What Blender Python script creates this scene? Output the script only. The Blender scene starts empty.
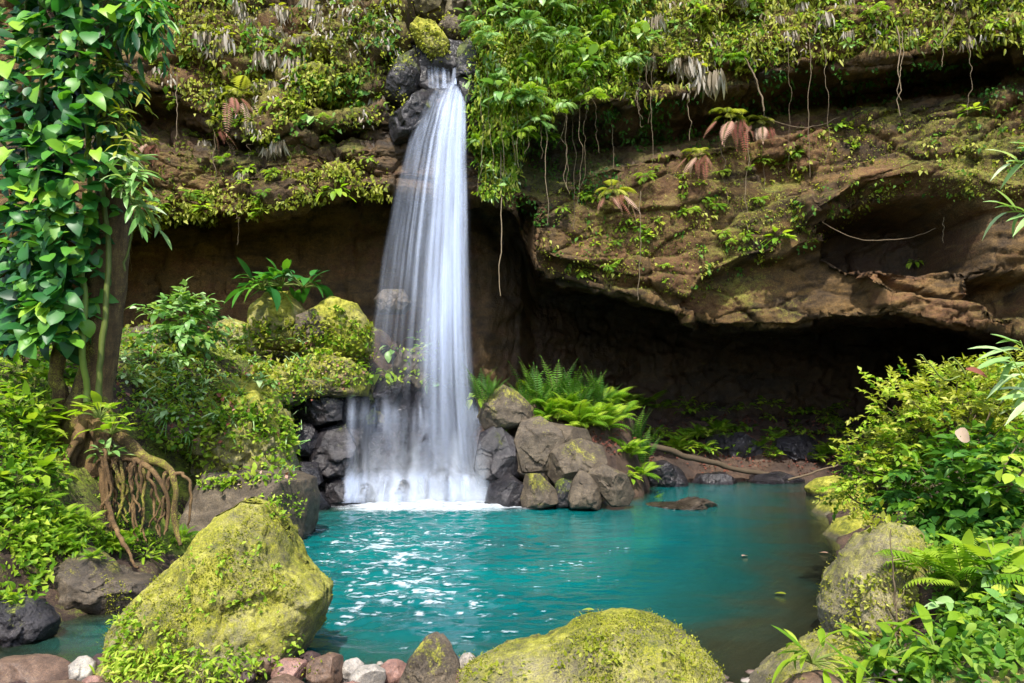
import bpy, bmesh, math, random
import numpy as np
from mathutils import Vector, Matrix
from mathutils.bvhtree import BVHTree

random.seed(7)
RNG = np.random.default_rng(7)
S = bpy.context.scene
COL = S.collection
PI = math.pi

# ------------------------------------------------------------------ camera
CAM_Z = 2.2
FPX = 683.0
TH = math.atan(0.115)
cd = bpy.data.cameras.new('camera'); cam = bpy.data.objects.new('camera', cd); COL.objects.link(cam)
cam.location = (0, 0, CAM_Z); cam.rotation_euler = (PI / 2 + TH, 0, 0)
cd.sensor_width = 36; cd.lens = 36 * FPX / 1024; cd.clip_start = 0.05; cd.clip_end = 1000
S.camera = cam
CT, ST = math.cos(TH), math.sin(TH)

def ray(px, py):
    u = (px - 512) / FPX; v = (341.5 - py) / FPX
    return np.array([u, CT - v * ST, ST + v * CT])

def at(px, py, Y):                       # point of the scene at distance Y behind a picture position
    r = ray(px, py)
    return np.array([0, 0, CAM_Z]) + r * (Y / r[1])

def proj(P):                             # (N,3) -> px, py
    P = np.asarray(P, float)
    x = P[..., 0]; y = P[..., 1]; z = P[..., 2] - CAM_Z
    f = y * CT + z * ST; v = -y * ST + z * CT
    f = np.where(np.abs(f) < .05, .05, f)
    return 512 + FPX * x / f, 341.5 - FPX * v / f

# ------------------------------------------------------------------ noise
def _h(ix, iy, iz, seed):
    n = (ix.astype(np.int64) * 374761393 + iy.astype(np.int64) * 668265263 + iz.astype(np.int64) * 2147483647 + seed * 1274126177) & 0xffffffff
    n = ((n ^ (n >> 13)) * 1274126177) & 0xffffffff
    n = ((n ^ (n >> 16)) * 2246822519) & 0xffffffff
    return ((n ^ (n >> 15)) & 0xffffff).astype(np.float64) / 0xffffff

def vnoise(p, seed=0):
    i = np.floor(p).astype(np.int64); f = p - i
    f = f * f * f * (f * (f * 6 - 15) + 10)
    x, y, z = i[..., 0], i[..., 1], i[..., 2]
    r = 0
    for a in (0, 1):
        wa = f[..., 0] if a else 1 - f[..., 0]
        for b in (0, 1):
            wb = f[..., 1] if b else 1 - f[..., 1]
            for c in (0, 1):
                wc = f[..., 2] if c else 1 - f[..., 2]
                r = r + wa * wb * wc * _h(x + a, y + b, z + c, seed)
    return r * 2 - 1

ROT = np.array([[.8, .6, 0], [-.48, .64, .6], [.36, -.48, .8]])
def fbm(p, octs=4, seed=0, gain=.5, ridged=False):
    p = np.asarray(p, float); a = 1.; s = 0; t = 0
    for o in range(octs):
        n = vnoise(p, seed + o * 17)
        if ridged: n = 1 - 2 * np.abs(n)
        s = s + a * n; t += a; a *= gain
        p = p @ ROT.T * 2.03 + 11.3
    return s / t

def facet(p, seed=0):                    # broken-rock planes: offset + tilt per random cell
    i = np.floor(p).astype(np.int64)
    best = np.full(p.shape[:-1], 1e9); sec = best.copy(); val = np.zeros(p.shape[:-1])
    for a in (-1, 0, 1):
        for b in (-1, 0, 1):
            for c in (-1, 0, 1):
                x, y, z = i[..., 0] + a, i[..., 1] + b, i[..., 2] + c
                o = np.stack([_h(x, y, z, seed + 1), _h(x, y, z, seed + 2), _h(x, y, z, seed + 3)], -1)
                d = p - (np.stack([x, y, z], -1) + o)
                q = (d * d).sum(-1)
                g = np.stack([_h(x, y, z, seed + 4), _h(x, y, z, seed + 5), _h(x, y, z, seed + 6)], -1) * 2 - 1
                v = (_h(x, y, z, seed + 7) * 2 - 1) * .6 + (d * g).sum(-1) * .9
                m = q < best
                sec = np.where(m, best, np.minimum(sec, q))
                val = np.where(m, v, val); best = np.where(m, q, best)
    edge = np.sqrt(sec) - np.sqrt(best)
    return val, edge

def sstep(a, b, x):
    t = np.clip((x - a) / (b - a), 0, 1); return t * t * (3 - 2 * t)

def inpoly(px, py, poly):                # signed distance, negative inside
    px = np.asarray(px, float); py = np.asarray(py, float)
    ins = np.zeros(px.shape, bool); d = np.full(px.shape, 1e18)
    n = len(poly)
    for k in range(n):
        x0, y0 = poly[k]; x1, y1 = poly[(k + 1) % n]
        c = ((y0 > py) != (y1 > py)) & (px < (x1 - x0) * (py - y0) / ((y1 - y0) or 1e-9) + x0)
        ins ^= c
        ex, ey = x1 - x0, y1 - y0
        t = np.clip(((px - x0) * ex + (py - y0) * ey) / (ex * ex + ey * ey + 1e-9), 0, 1)
        d = np.minimum(d, (px - x0 - t * ex) ** 2 + (py - y0 - t * ey) ** 2)
    d = np.sqrt(d)
    return np.where(ins, -d, d)

# ------------------------------------------------------------------ objects
def tag(o, label=None, cat=None, group=None, kind=None):
    if label: o['label'] = label
    if cat: o['category'] = cat
    if group: o['group'] = group
    if kind: o['kind'] = kind
    return o

def link(name, me, mats=None, parent=None, loc=None):
    o = bpy.data.objects.new(name, me); COL.objects.link(o)
    if me is not None and mats and len(me.materials) == 0:
        for m in (mats if isinstance(mats, (list, tuple)) else [mats]): me.materials.append(m)
    if parent: o.parent = parent
    if loc is not None: o.location = loc
    return o

def empty(name, loc):
    o = bpy.data.objects.new(name, None); COL.objects.link(o); o.location = loc; o.empty_display_size = .2
    bpy.context.view_layer.update()
    return o

def meshdata(name, V, F, attrs=None, smooth=True, mi=None):
    V = np.asarray(V, np.float32); F = np.asarray(F, np.int32)
    me = bpy.data.meshes.new(name)
    me.vertices.add(len(V)); me.vertices.foreach_set('co', V.ravel())
    k = F.shape[1]
    me.loops.add(F.size); me.loops.foreach_set('vertex_index', F.ravel())
    me.polygons.add(len(F))
    me.polygons.foreach_set('loop_start', np.arange(0, F.size, k, dtype=np.int32))
    me.polygons.foreach_set('loop_total', np.full(len(F), k, np.int32))
    me.polygons.foreach_set('use_smooth', np.full(len(F), smooth))
    if mi is not None: me.polygons.foreach_set('material_index', np.asarray(mi, np.int32))
    for an, av in (attrs or {}).items():
        a = me.attributes.new(an, 'FLOAT', 'POINT'); a.data.foreach_set('value', np.asarray(av, np.float32).ravel())
    me.update(calc_edges=True)
    return me

def grid_faces(nu, nv, wrap=False):      # verts indexed u*nv+v
    u = np.arange(nu if wrap else nu - 1); v = np.arange(nv - 1)
    U, Vv = np.meshgrid(u, v, indexing='ij'); U2 = (U + 1) % nu
    return np.stack([U * nv + Vv, U2 * nv + Vv, U2 * nv + Vv + 1, U * nv + Vv + 1], -1).reshape(-1, 4)

def grid_normals(P):
    du = np.gradient(P, axis=0); dv = np.gradient(P, axis=1)
    n = np.cross(du, dv); n /= np.linalg.norm(n, axis=-1, keepdims=True) + 1e-12
    return n

class MB:                                # collects geometry for one mesh
    def __init__(s): s.V = []; s.F = []; s.A = []; s.M = []; s.n = 0
    def add(s, V, F, rnd=0., m=0):
        V = np.asarray(V, float).reshape(-1, 3); F = np.asarray(F, int)
        s.V.append(V); s.F.append(F + s.n); s.A.append(np.broadcast_to(np.asarray(rnd, float).ravel(), (len(V),)) if np.size(rnd) in (1, len(V)) else rnd)
        s.M.append(np.full(len(F), m)); s.n += len(V)
    def leaves(s, T, pos, fwd, up, size, rnd, m=0, wid=1.):
        TV, TF = T
        pos = np.asarray(pos, float).reshape(-1, 3); N = len(pos)
        if N == 0: return
        fwd = np.broadcast_to(np.asarray(fwd, float), (N, 3)); up = np.broadcast_to(np.asarray(up, float), (N, 3))
        f = fwd / (np.linalg.norm(fwd, axis=1, keepdims=True) + 1e-9)
        X = np.cross(f, up); X /= np.linalg.norm(X, axis=1, keepdims=True) + 1e-9
        Z = np.cross(X, f)
        sz = np.broadcast_to(np.asarray(size, float), (N,))[:, None, None]
        wd = np.broadcast_to(np.asarray(wid, float), (N,))[:, None, None]
        V = pos[:, None] + sz * (TV[None, :, 0:1] * wd * X[:, None] + TV[None, :, 1:2] * f[:, None] + TV[None, :, 2:3] * Z[:, None])
        k = len(TV)
        F = (TF[None] + (np.arange(N) * k)[:, None, None]).reshape(-1, 4)
        s.add(V.reshape(-1, 3), F, np.repeat(np.broadcast_to(np.asarray(rnd, float), (N,)), k), m)
    def tube(s, pts, rad, n=8, rnd=0., m=0, rough=0., seed=0):
        pts = np.asarray(pts, float); rad = np.broadcast_to(np.asarray(rad, float), (len(pts),))
        t = np.gradient(pts, axis=0); t /= np.linalg.norm(t, axis=1, keepdims=True) + 1e-9
        a = np.array([0, 1., 0]) if abs(t[0, 1]) < .8 else np.array([1., 0, 0])
        X = np.cross(t, a); X /= np.linalg.norm(X, axis=1, keepdims=True) + 1e-9
        Y = np.cross(t, X)
        ang = np.linspace(0, 2 * PI, n, endpoint=False)
        R = rad[None, :, None] * np.ones((n, len(pts), 1))
        V = pts[None] + R * (np.cos(ang)[:, None, None] * X[None] + np.sin(ang)[:, None, None] * Y[None])
        if rough:
            nn = fbm(V * (0.6 / max(rad.max(), .01)), 3, seed)[..., None]
            V = V + (V - pts[None]) * nn * rough
        s.add(V.reshape(-1, 3), grid_faces(n, len(pts), True), rnd, m)
    def data(s, name, mats, smooth=True):
        V = np.concatenate(s.V); F = np.concatenate(s.F)
        me = meshdata(name, V, F, {'rnd': np.concatenate([np.asarray(a).ravel() for a in s.A])}, smooth, np.concatenate(s.M))
        for m in (mats if isinstance(mats, (list, tuple)) else [mats]): me.materials.append(m)
        return me

# ------------------------------------------------------------------ leaf templates (x across, y along, z up)
def leaf_t(wf, n=6, fold=.25, droop=.35, lobes=0.):
    ts = np.linspace(0, 1, n); V = []
    for t in ts:
        w = max(wf(t), .004)
        y = t - lobes * 0; z = -droop * t * t
        V += [(-w, y * (1 - .15 * droop * t) - (lobes * (1 - t / .25) if t < .25 else 0), z + fold * w), (0, y * (1 - .15 * droop * t), z), (w, y * (1 - .15 * droop * t) - (lobes * (1 - t / .25) if t < .25 else 0), z + fold * w)]
    F = []
    for k in range(n - 1):
        a = 3 * k; b = a + 3
        F += [(a, a + 1, b + 1, b), (a + 1, a + 2, b + 2, b + 1)]
    return np.array(V), np.array(F)
W_OV = lambda t: .30 * math.sin(PI * min(1, t * .97 + .03)) ** .75 * (1 - .25 * t)
W_HEART = lambda t: .46 * (max(0, 1 - t) ** .62) * (.55 + .9 * min(t, .35) / .35 * .5)
W_LANCE = lambda t: .12 * math.sin(PI * (t * .96 + .04)) ** .7
W_STRAP = lambda t: .055 * (1 - .75 * t)
L_OV = [leaf_t(W_OV, 6, .3, d) for d in (.1, .35, .6)]
L_HEART = [leaf_t(W_HEART, 7, .25, d, .14) for d in (.1, .3, .5)]
L_LANCE = [leaf_t(W_LANCE, 6, .3, d) for d in (.15, .4, .75)]
L_STRAP = [leaf_t(W_STRAP, 6, .2, d) for d in (.3, .7, 1.1)]
def diamond(w=.26, fold=.3, droop=.2, mid=.45):
    V = np.array([(0, 0, 0), (w, mid, fold * w), (0, 1, -droop), (-w, mid, fold * w), (0, mid, -droop * mid * mid)], float)
    return V, np.array([(0, 1, 2, 4), (0, 4, 2, 3)])
L_SM = [diamond(.28, .4, .05), diamond(.24, .3, .3), diamond(.32, .2, .45)]
L_PIN = [diamond(.13, .2, .15, .3), diamond(.15, .2, .35, .3)]

def unit(v):
    v = np.asarray(v, float); return v / (np.linalg.norm(v, axis=-1, keepdims=True) + 1e-9)

def frond(mb, base, az, el, L, droop, rnd, npin=13, wmax=.24, m=0, ms=1, stalk=.18):
    n = npin + 4
    t = np.linspace(0, 1, n); e = el - droop * t ** 1.3
    ds = L / (n - 1)
    h = np.cumsum(np.cos(e)) * ds; z = np.cumsum(np.sin(e)) * ds
    dirh = np.array([math.cos(az), math.sin(az), 0])
    P = np.asarray(base, float) + h[:, None] * dirh + z[:, None] * np.array([0, 0, 1.])
    T = np.cos(e)[:, None] * dirh + np.sin(e)[:, None] * np.array([0, 0, 1.])
    side = np.array([-math.sin(az), math.cos(az), 0]); up = np.cross(T, side) * -1
    up = np.where((up[:, 2:3] < 0) & (np.abs(np.sin(e))[:, None] < .9), -up, up)
    mb.tube(P, np.linspace(.008, .002, n) * max(L, .3), 4, rnd * .5, ms)
    k = t > stalk
    tt = (t[k] - stalk) / (1 - stalk)
    ln = wmax * L * np.sin(PI * (tt * .9 + .1) ** .8) ** .8 + .02 * L
    for sg in (-1, 1):
        f = side * sg + T[k] * .45 + np.array([0, 0, -.15])
        mb.leaves(random.choice(L_PIN), P[k], f, up[k], ln, rnd, m, 1.)
    mb.leaves(L_PIN[0], P[-1:], T[-1:], up[-1:], .1 * L, rnd, m)

# ------------------------------------------------------------------ materials
class NT:
    def __init__(s, name):
        s.mat = bpy.data.materials.new(name); s.mat.use_nodes = True
        s.t = s.mat.node_tree; s.t.nodes.clear()
        s.out = s.t.nodes.new('ShaderNodeOutputMaterial')
    def n(s, typ, ins=None, **kw):
        nd = s.t.nodes.new('ShaderNode' + typ)
        for k, v in kw.items(): setattr(nd, k, v)
        for k, v in (ins or {}).items(): s.set(nd, k, v)
        return nd
    def set(s, nd, k, v):
        sock = nd.inputs[k]
        if isinstance(v, bpy.types.NodeSocket): s.t.links.new(v, sock)
        elif isinstance(v, (tuple, list)) and len(v) == 3 and sock.type == 'RGBA': sock.default_value = (*v, 1)
        else: sock.default_value = v
    def coord(s): return s.n('TexCoord').outputs['Object']
    def attr(s, a): return s.n('Attribute', attribute_name=a).outputs['Fac']
    def noise(s, vec, scale, detail=4, rough=.55, dist=0.): return s.n('TexNoise', {'Vector': vec, 'Scale': scale, 'Detail': detail, 'Roughness': rough, 'Distortion': dist}).outputs['Fac']
    def ramp(s, fac, stops, interp='LINEAR'):
        r = s.n('ValToRGB', {'Fac': fac}); e = r.color_ramp.elements; r.color_ramp.interpolation = interp
        while len(e) < len(stops): e.new(.5)
        for k, (p, c) in enumerate(stops):
            e[k].position = p; e[k].color = (*c, 1) if len(c) == 3 else c
        return r.outputs['Color']
    def mix(s, f, a, b, bt='MIX'):
        m = s.n('Mix', data_type='RGBA', blend_type=bt)
        s.set(m, 0, f); s.set(m, 6, a); s.set(m, 7, b); return m.outputs[2]
    def math(s, op, a, b=0., c=None, clamp=False):
        m = s.n('Math', operation=op, use_clamp=clamp); s.set(m, 0, a); s.set(m, 1, b)
        if c is not None: s.set(m, 2, c)
        return m.outputs[0]
    def rng(s, v, a, b, c=0., d=1.):
        m = s.n('MapRange', {'Value': v, 'From Min': a, 'From Max': b, 'To Min': c, 'To Max': d}); return m.outputs[0]
    def bump(s, h, strength=.5, dist=.05, normal=None):
        b = s.n('Bump', {'Height': h, 'Strength': strength, 'Distance': dist})
        if normal: s.set(b, 'Normal', normal)
        return b.outputs['Normal']
    def scale(s, vec, sc):
        m = s.n('Mapping', {'Vector': vec}); m.inputs['Scale'].default_value = sc; return m.outputs[0]
    def done(s, shader): s.t.links.new(shader, s.out.inputs['Surface']); return s.mat

def foliage(name, stops, transl=.46, rough=.5, spec=.22, vein=True):
    t = NT(name)
    r = t.attr('rnd')
    obj = t.n('ObjectInfo').outputs['Random']
    c = t.ramp(t.math('ADD', r, t.math('MULTIPLY_ADD', obj, .16, -.08), clamp=True), stops)
    nz = t.noise(t.coord(), 9., 3)
    c = t.mix(t.rng(nz, .35, .7, 0, .35), c, t.mix(1., c, (.55, .6, .35), 'MULTIPLY'))
    p = t.n('BsdfPrincipled', {'Base Color': c, 'Roughness': rough, 'Specular IOR Level': spec})
    tc = t.mix(1., c, (1.25, 1.3, .55), 'MULTIPLY')
    tr = t.n('BsdfTranslucent', {'Color': tc})
    m = t.n('MixShader', {0: transl, 1: p.outputs[0], 2: tr.outputs[0]})
    return t.done(m.outputs[0])

def rockmat(name, cols, moss_cols, wet=0., rough=.85, scale=1., strata=0., bump=.6, moss_bias=0., grain=(1, 1, 3.2), soft=.2):
    t = NT(name); co = t.coord()
    n1 = t.noise(co, .45 * scale, 6, .6, .6); n2 = t.noise(co, 2.2 * scale, 8, .65, .3); n3 = t.noise(co, 14 * scale, 6, .7)
    n4 = t.noise(t.scale(co, grain), 1.1 * scale, 5, .6, .8)
    c = t.ramp(t.math('ADD', t.math('MULTIPLY', n1, .55), t.math('MULTIPLY', n4, .45)), cols)
    c = t.mix(t.rng(n2, .35, .7), t.mix(1., c, (.5, .5, .5), 'MULTIPLY'), c)
    fine = t.noise(co, 42 * scale, 4, .75)
    c = t.mix(t.rng(n3, .42, .68, 0, .75), c, t.mix(1., c, (1.7, 1.6, 1.4), 'MULTIPLY'))
    c = t.mix(t.rng(fine, .54, .40, 0, .85), c, t.mix(1., c, (.38, .38, .36), 'MULTIPLY'))
    # moss
    ms = t.attr('moss')
    mf = t.math('ADD', ms, t.math('ADD', t.math('MULTIPLY_ADD', n2, 1.0, -.5), t.math('ADD', t.math('MULTIPLY_ADD', n3, 1.3, -.65), t.math('MULTIPLY_ADD', fine, .8, -.4))))
    mf = t.rng(t.math('ADD', mf, moss_bias), .52 - soft / 2, .52 + soft)
    n5 = t.noise(co, 5.5 * scale, 5, .7); n6 = t.noise(co, 1.3 * scale, 3)
    mc = t.ramp(t.math('ADD', t.math('MULTIPLY', n5, .35), t.math('ADD', t.math('MULTIPLY', n6, .3), t.math('MULTIPLY', fine, .35))), moss_cols)
    c2 = t.mix(mf, c, mc)
    wt = t.attr('wet')  # wetness; on the cliff also the painted shade of the hollows
    c2 = t.mix(wt, c2, t.mix(1., c2, (.32, .32, .36), 'MULTIPLY'))  # darkens wet rock, and the cliff hollows where shade is painted in
    h = t.math('ADD', t.math('MULTIPLY', n2, .45), t.math('MULTIPLY', n3, .45))
    h = t.math('ADD', h, t.math('MULTIPLY', fine, t.math('MULTIPLY_ADD', mf, .2, .22)))
    nb = t.bump(h, bump, .09 / scale)
    rg = t.math('SUBTRACT', rough, t.math('MULTIPLY', wt, t.math('MULTIPLY_ADD', mf, -.35, .55)))
    p = t.n('BsdfPrincipled', {'Base Color': c2, 'Roughness': rg, 'Normal': nb, 'Specular IOR Level': .35})
    return t.done(p.outputs[0])
# ------------------------------------------------------------------ palette
MOSS_Y = [(.37, (.035, .045, .008)), (.45, (.13, .14, .014)), (.51, (.26, .25, .022)), (.60, (.42, .40, .085))]
MOSS_C = [(.36, (.026, .034, .008)), (.45, (.10, .11, .016)), (.52, (.20, .195, .026)), (.62, (.33, .31, .07))]
MOSS_G = [(.34, (.028, .05, .010)), (.44, (.09, .135, .014)), (.52, (.18, .22, .022)), (.62, (.30, .32, .06))]
M_CLIFF = rockmat('cliff_rock', [(.30, (.025, .018, .011)), (.42, (.085, .052, .023)), (.5, (.18, .108, .038)), (.57, (.145, .07, .03)), (.66, (.27, .175, .068)), (.75, (.32, .24, .12))], MOSS_C, rough=.88, scale=.75, bump=1., soft=.3)
M_GROUND = rockmat('soil', [(.3, (.025, .016, .012)), (.5, (.075, .045, .032)), (.62, (.125, .078, .05)), (.75, (.19, .14, .10))], MOSS_G, rough=.9, scale=1.3, bump=.8)
M_WETROCK = rockmat('wet_dark_rock', [(.3, (.012, .012, .015)), (.46, (.032, .030, .036)), (.56, (.068, .061, .066)), (.7, (.14, .125, .125))], MOSS_G, rough=.5, scale=1.3, bump=.7)
M_GREYROCK = rockmat('grey_brown_rock', [(.3, (.045, .036, .026)), (.46, (.10, .078, .055)), (.58, (.17, .135, .095)), (.72, (.25, .21, .155))], MOSS_Y, rough=.75, scale=1.5, bump=.7)
M_MOSSROCK = rockmat('mossy_rock', [(.3, (.10, .085, .05)), (.46, (.23, .20, .12)), (.56, (.38, .33, .20)), (.7, (.50, .46, .32))], MOSS_Y, rough=.92, scale=1.9, bump=.8, soft=.35)
M_STONE = [rockmat('stone_' + k, c, MOSS_Y, rough=.6, scale=4., bump=.35, moss_bias=-.25) for k, c in (
    ('brown', [(.3, (.08, .05, .035)), (.5, (.16, .10, .07)), (.7, (.27, .18, .12))]),
    ('pale', [(.3, (.28, .26, .23)), (.5, (.42, .38, .34)), (.7, (.56, .52, .47))]),
    ('dark', [(.3, (.035, .022, .022)), (.5, (.07, .04, .038)), (.7, (.13, .08, .07))]),
    ('pink', [(.3, (.18, .10, .085)), (.5, (.30, .17, .14)), (.7, (.40, .26, .22))]))]

# ------------------------------------------------------------------ ground
def xwl(y): return np.interp(y, [0, 5, 6.8, 7.8, 8.6, 10.5, 13, 16.7, 18.2, 24], [-6.2, -5.4, -5.0, -4.9, -4.6, -5.1, -5.6, -5.6, -5.2, -5.0])
def xwr(y): return np.interp(y, [0, 5, 5.9, 8.3, 13, 16, 21, 25.2, 30], [1.6, 1.9, 2.2, 3.7, 6.0, 7.2, 9.2, 11.9, 14])
def ybk(x): return np.interp(x, [-9, -4, 0, 2.5, 3.8, 5, 12, 20], [18.5, 18.6, 18.8, 18.6, 20.2, 24.6, 25.4, 24])
def ynr(x): return np.interp(x, [-9, -5, 0, 3], [5.2, 5.75, 5.75, 5.5])
def height(x, y):
    s = np.stack([x - xwl(y), (xwr(y) - x) * .8, ybk(x) - y, y - ynr(x)], 0)
    sd = s.min(0)
    sm = -np.log(np.exp(-1.3 * np.clip(s, -4, 8)).sum(0)) / 1.3 + .25
    sm = np.where(sd > 0, np.clip(np.minimum(sm, sd + .3), .02, None), 0)
    dep = -2.6 * (1 - np.exp(-sm / (1.8 + 1.3 * sstep(3., .5, s[1])))) - .03
    # banks
    sl = np.clip(-s[0], 0, None); sr = np.clip(-s[1] / .8, 0, None); sb = np.clip(-s[2], 0, None); sn = np.clip(-s[3], 0, None)
    near = np.interp(sl, [0, .6, 1.2, 2.2, 4, 8, 30], [0, .35, 1.0, 2.2, 3.3, 4.2, 8])
    mid = np.interp(sl, [0, .5, 1.5, 3, 5, 8, 30], [0, .5, 1.6, 2.8, 3.5, 4.2, 8])
    far = np.interp(sl, [0, .3, .9, 1.8, 3, 8, 30], [0, .9, 2.6, 3.8, 4.2, 4.5, 8])
    w1 = sstep(8.5, 12, y); w2 = sstep(13, 17, y)
    hl = (near * (1 - w1) + mid * w1) * (1 - w2) + far * w2
    hl = hl * (.25 + .75 * sstep(3.5, 7.5, y))
    hr = np.interp(sr, [0, .3, 1, 2.5, 5, 10, 40], [0, .10, .5, 1.3, 2.2, 3.2, 9]) * (.45 + .55 * sstep(4, 8, y)) * (1 - .75 * sstep(14, 22, y))
    hb = np.interp(sb, [0, .6, 2, 4, 6, 14, 60], [0, .35, 1.2, 2.0, 2.4, 3.2, 6])
    wl = sstep(-2, -4.5, x) * sstep(16.5, 19.5, y)
    ferny = sstep(-1.2, .3, x) * sstep(6.2, 4.2, x)
    hb = hb * (1 - ferny) + ferny * np.interp(sb, [0, .6, 1.6, 2.6, 5, 14, 60], [0, .5, 1.5, 2.25, 2.6, 3.2, 6])
    hb = hb + wl * np.interp(sb, [0, 1, 3, 6], [0, 2.6, 3.2, 2.6])
    hn = np.interp(sn, [0, .5, 2, 6, 30], [0, .12, .3, .62, 3])
    out = np.maximum(np.maximum(hl, hr), np.maximum(hb, hn))
    h = np.where(sd > 0, dep, out)
    return h, sd

fx = np.arange(-13, 15.01, .075); fy = np.arange(2.5, 34.01, .085)
gx = np.concatenate([[-200, -120, -70, -40, -28, -20, -16, -14], fx, [16, 18, 22, 30, 45, 80, 130, 200]])
gy = np.concatenate([[-200, -100, -50, -25, -12, -6, -3, -1, 0, 1, 1.8], fy, [36, 40, 50, 70, 120, 200]])
GX, GY = np.meshgrid(gx, gy, indexing='ij')
H, SD = height(GX, GY)
P3 = np.stack([GX, GY, H], -1)
land = sstep(.3, -.6, SD)
q = np.stack([GX, GY, H * 1.0], -1)
H = H + fbm(q * .9, 4, 3) * (.05 + .30 * land) + fbm(q * 4, 4, 9) * (.03 + .09 * land) * np.where(GY < 3, .5, 1)
fv, fe = facet(q * np.array([1.3, 1.3, 1.3]), 5)
H = H + fv * .10 * land * (GY > 6)
H = np.where(SD > .4, np.minimum(H, -.08), H)
H = np.where((np.abs(GX) < 1.5) & (GY < 4), np.minimum(H, .7), H)
mo = .25 + .45 * fbm(q * .5, 3, 21)
mo += .30 * sstep(-3.5, -5, GX) * sstep(6, 8, GY) + .25 * sstep(0, -2, SD) * (GX > 2) * (GY < 20)
shelf = sstep(1.5, 3.5, GX) * sstep(18, 20, GY)
mo = mo * (1 - shelf) + shelf * (mo - .38)
mo = np.where(SD > .15, .12 + .4 * fbm(q * .8, 3, 25), mo)
wet = sstep(.0, .25, SD + .12) * sstep(.9, .3, SD) * .8
wet = np.maximum(wet, shelf * .25)
G_V = np.stack([GX, GY, H], -1).reshape(-1, 3)
G_F = grid_faces(len(gx), len(gy))
ground = link('ground', meshdata('ground', G_V, G_F, {'moss': mo, 'wet': wet}), M_GROUND)
tag(ground, 'brown soil and mossy banks running round and under the pool', 'ground', kind='structure')

def gheight(x, y):
    return float(height(np.array([x]), np.array([y]))[0][0])

# ------------------------------------------------------------------ pool water
wx = np.arange(-7.5, 15.01, .05); wy = np.arange(3.0, 27.01, .05)
WX, WY = np.meshgrid(wx, wy, indexing='ij')
WH, WSD = height(WX, WY)
q = np.stack([WX, WY, np.zeros_like(WX)], -1)
fallc = np.array([-2.6, 18.2])
R = np.hypot(WX - fallc[0], WY - fallc[1])
act = np.exp(-((WX + 2.0) / 2.6) ** 2) * sstep(19, 16, WY) * sstep(5.5, 8, WY)      # where the fall keeps the pool choppy
act = np.clip(act + .5 * np.exp(-R / 3), 0, 1)
wav = np.sin(R * 5.2 + 2.2 * fbm(q * .7, 2, 4) * 3) * .006
chop = fbm(q * np.array([2.6, 4.6, 1]), 3, 31) * .05 + fbm(q * np.array([6, 11, 1]), 2, 37) * .026
calm = fbm(q * np.array([1.1, 1.8, 1]), 3, 41) * .006
WZ = calm + act * (chop + wav)
water = link('water', meshdata('water', np.stack([WX, WY, WZ], -1).reshape(-1, 3), grid_faces(len(wx), len(wy)), {'depth': -WH, 'act': act}), None)
t = NT('pool_water'); co = t.coord()
dp = t.attr('depth')
n1 = t.noise(t.scale(co, (1, 1.5, 1)), .3, 5, .6, .9)
body = t.ramp(t.math('ADD', t.rng(dp, .2, 2.6, 0, .8), t.math('MULTIPLY_ADD', n1, .9, -.48)), [(0., (.045, .055, .03)), (.22, (.012, .075, .062)), (.5, (.001, .078, .08)), (1., (.002, .15, .14))])
opq = t.rng(dp, .08, 1.5, .15, .97)
trn = t.n('BsdfTransparent', {'Color': (.72, .86, .78)})
dif = t.n('BsdfDiffuse', {'Color': body})
nb = t.bump(t.noise(t.scale(co, (1, 1.7, 1)), 16., 3, .5), .08, .05)
b1 = t.n('MixShader', {0: opq, 1: trn.outputs[0], 2: dif.outputs[0]})
gl = t.n('BsdfGlossy', {'Color': (1, 1, 1), 'Roughness': .07, 'Normal': nb})
fr = t.n('Fresnel', {'IOR': 1.33, 'Normal': nb})
m = t.n('MixShader', {0: fr.outputs[0], 1: b1.outputs[0], 2: gl.outputs[0]})
water.data.materials.append(t.done(m.outputs[0]))
tag(water, 'clear turquoise water filling the rocky pool below the fall', 'water', kind='structure')

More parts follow.
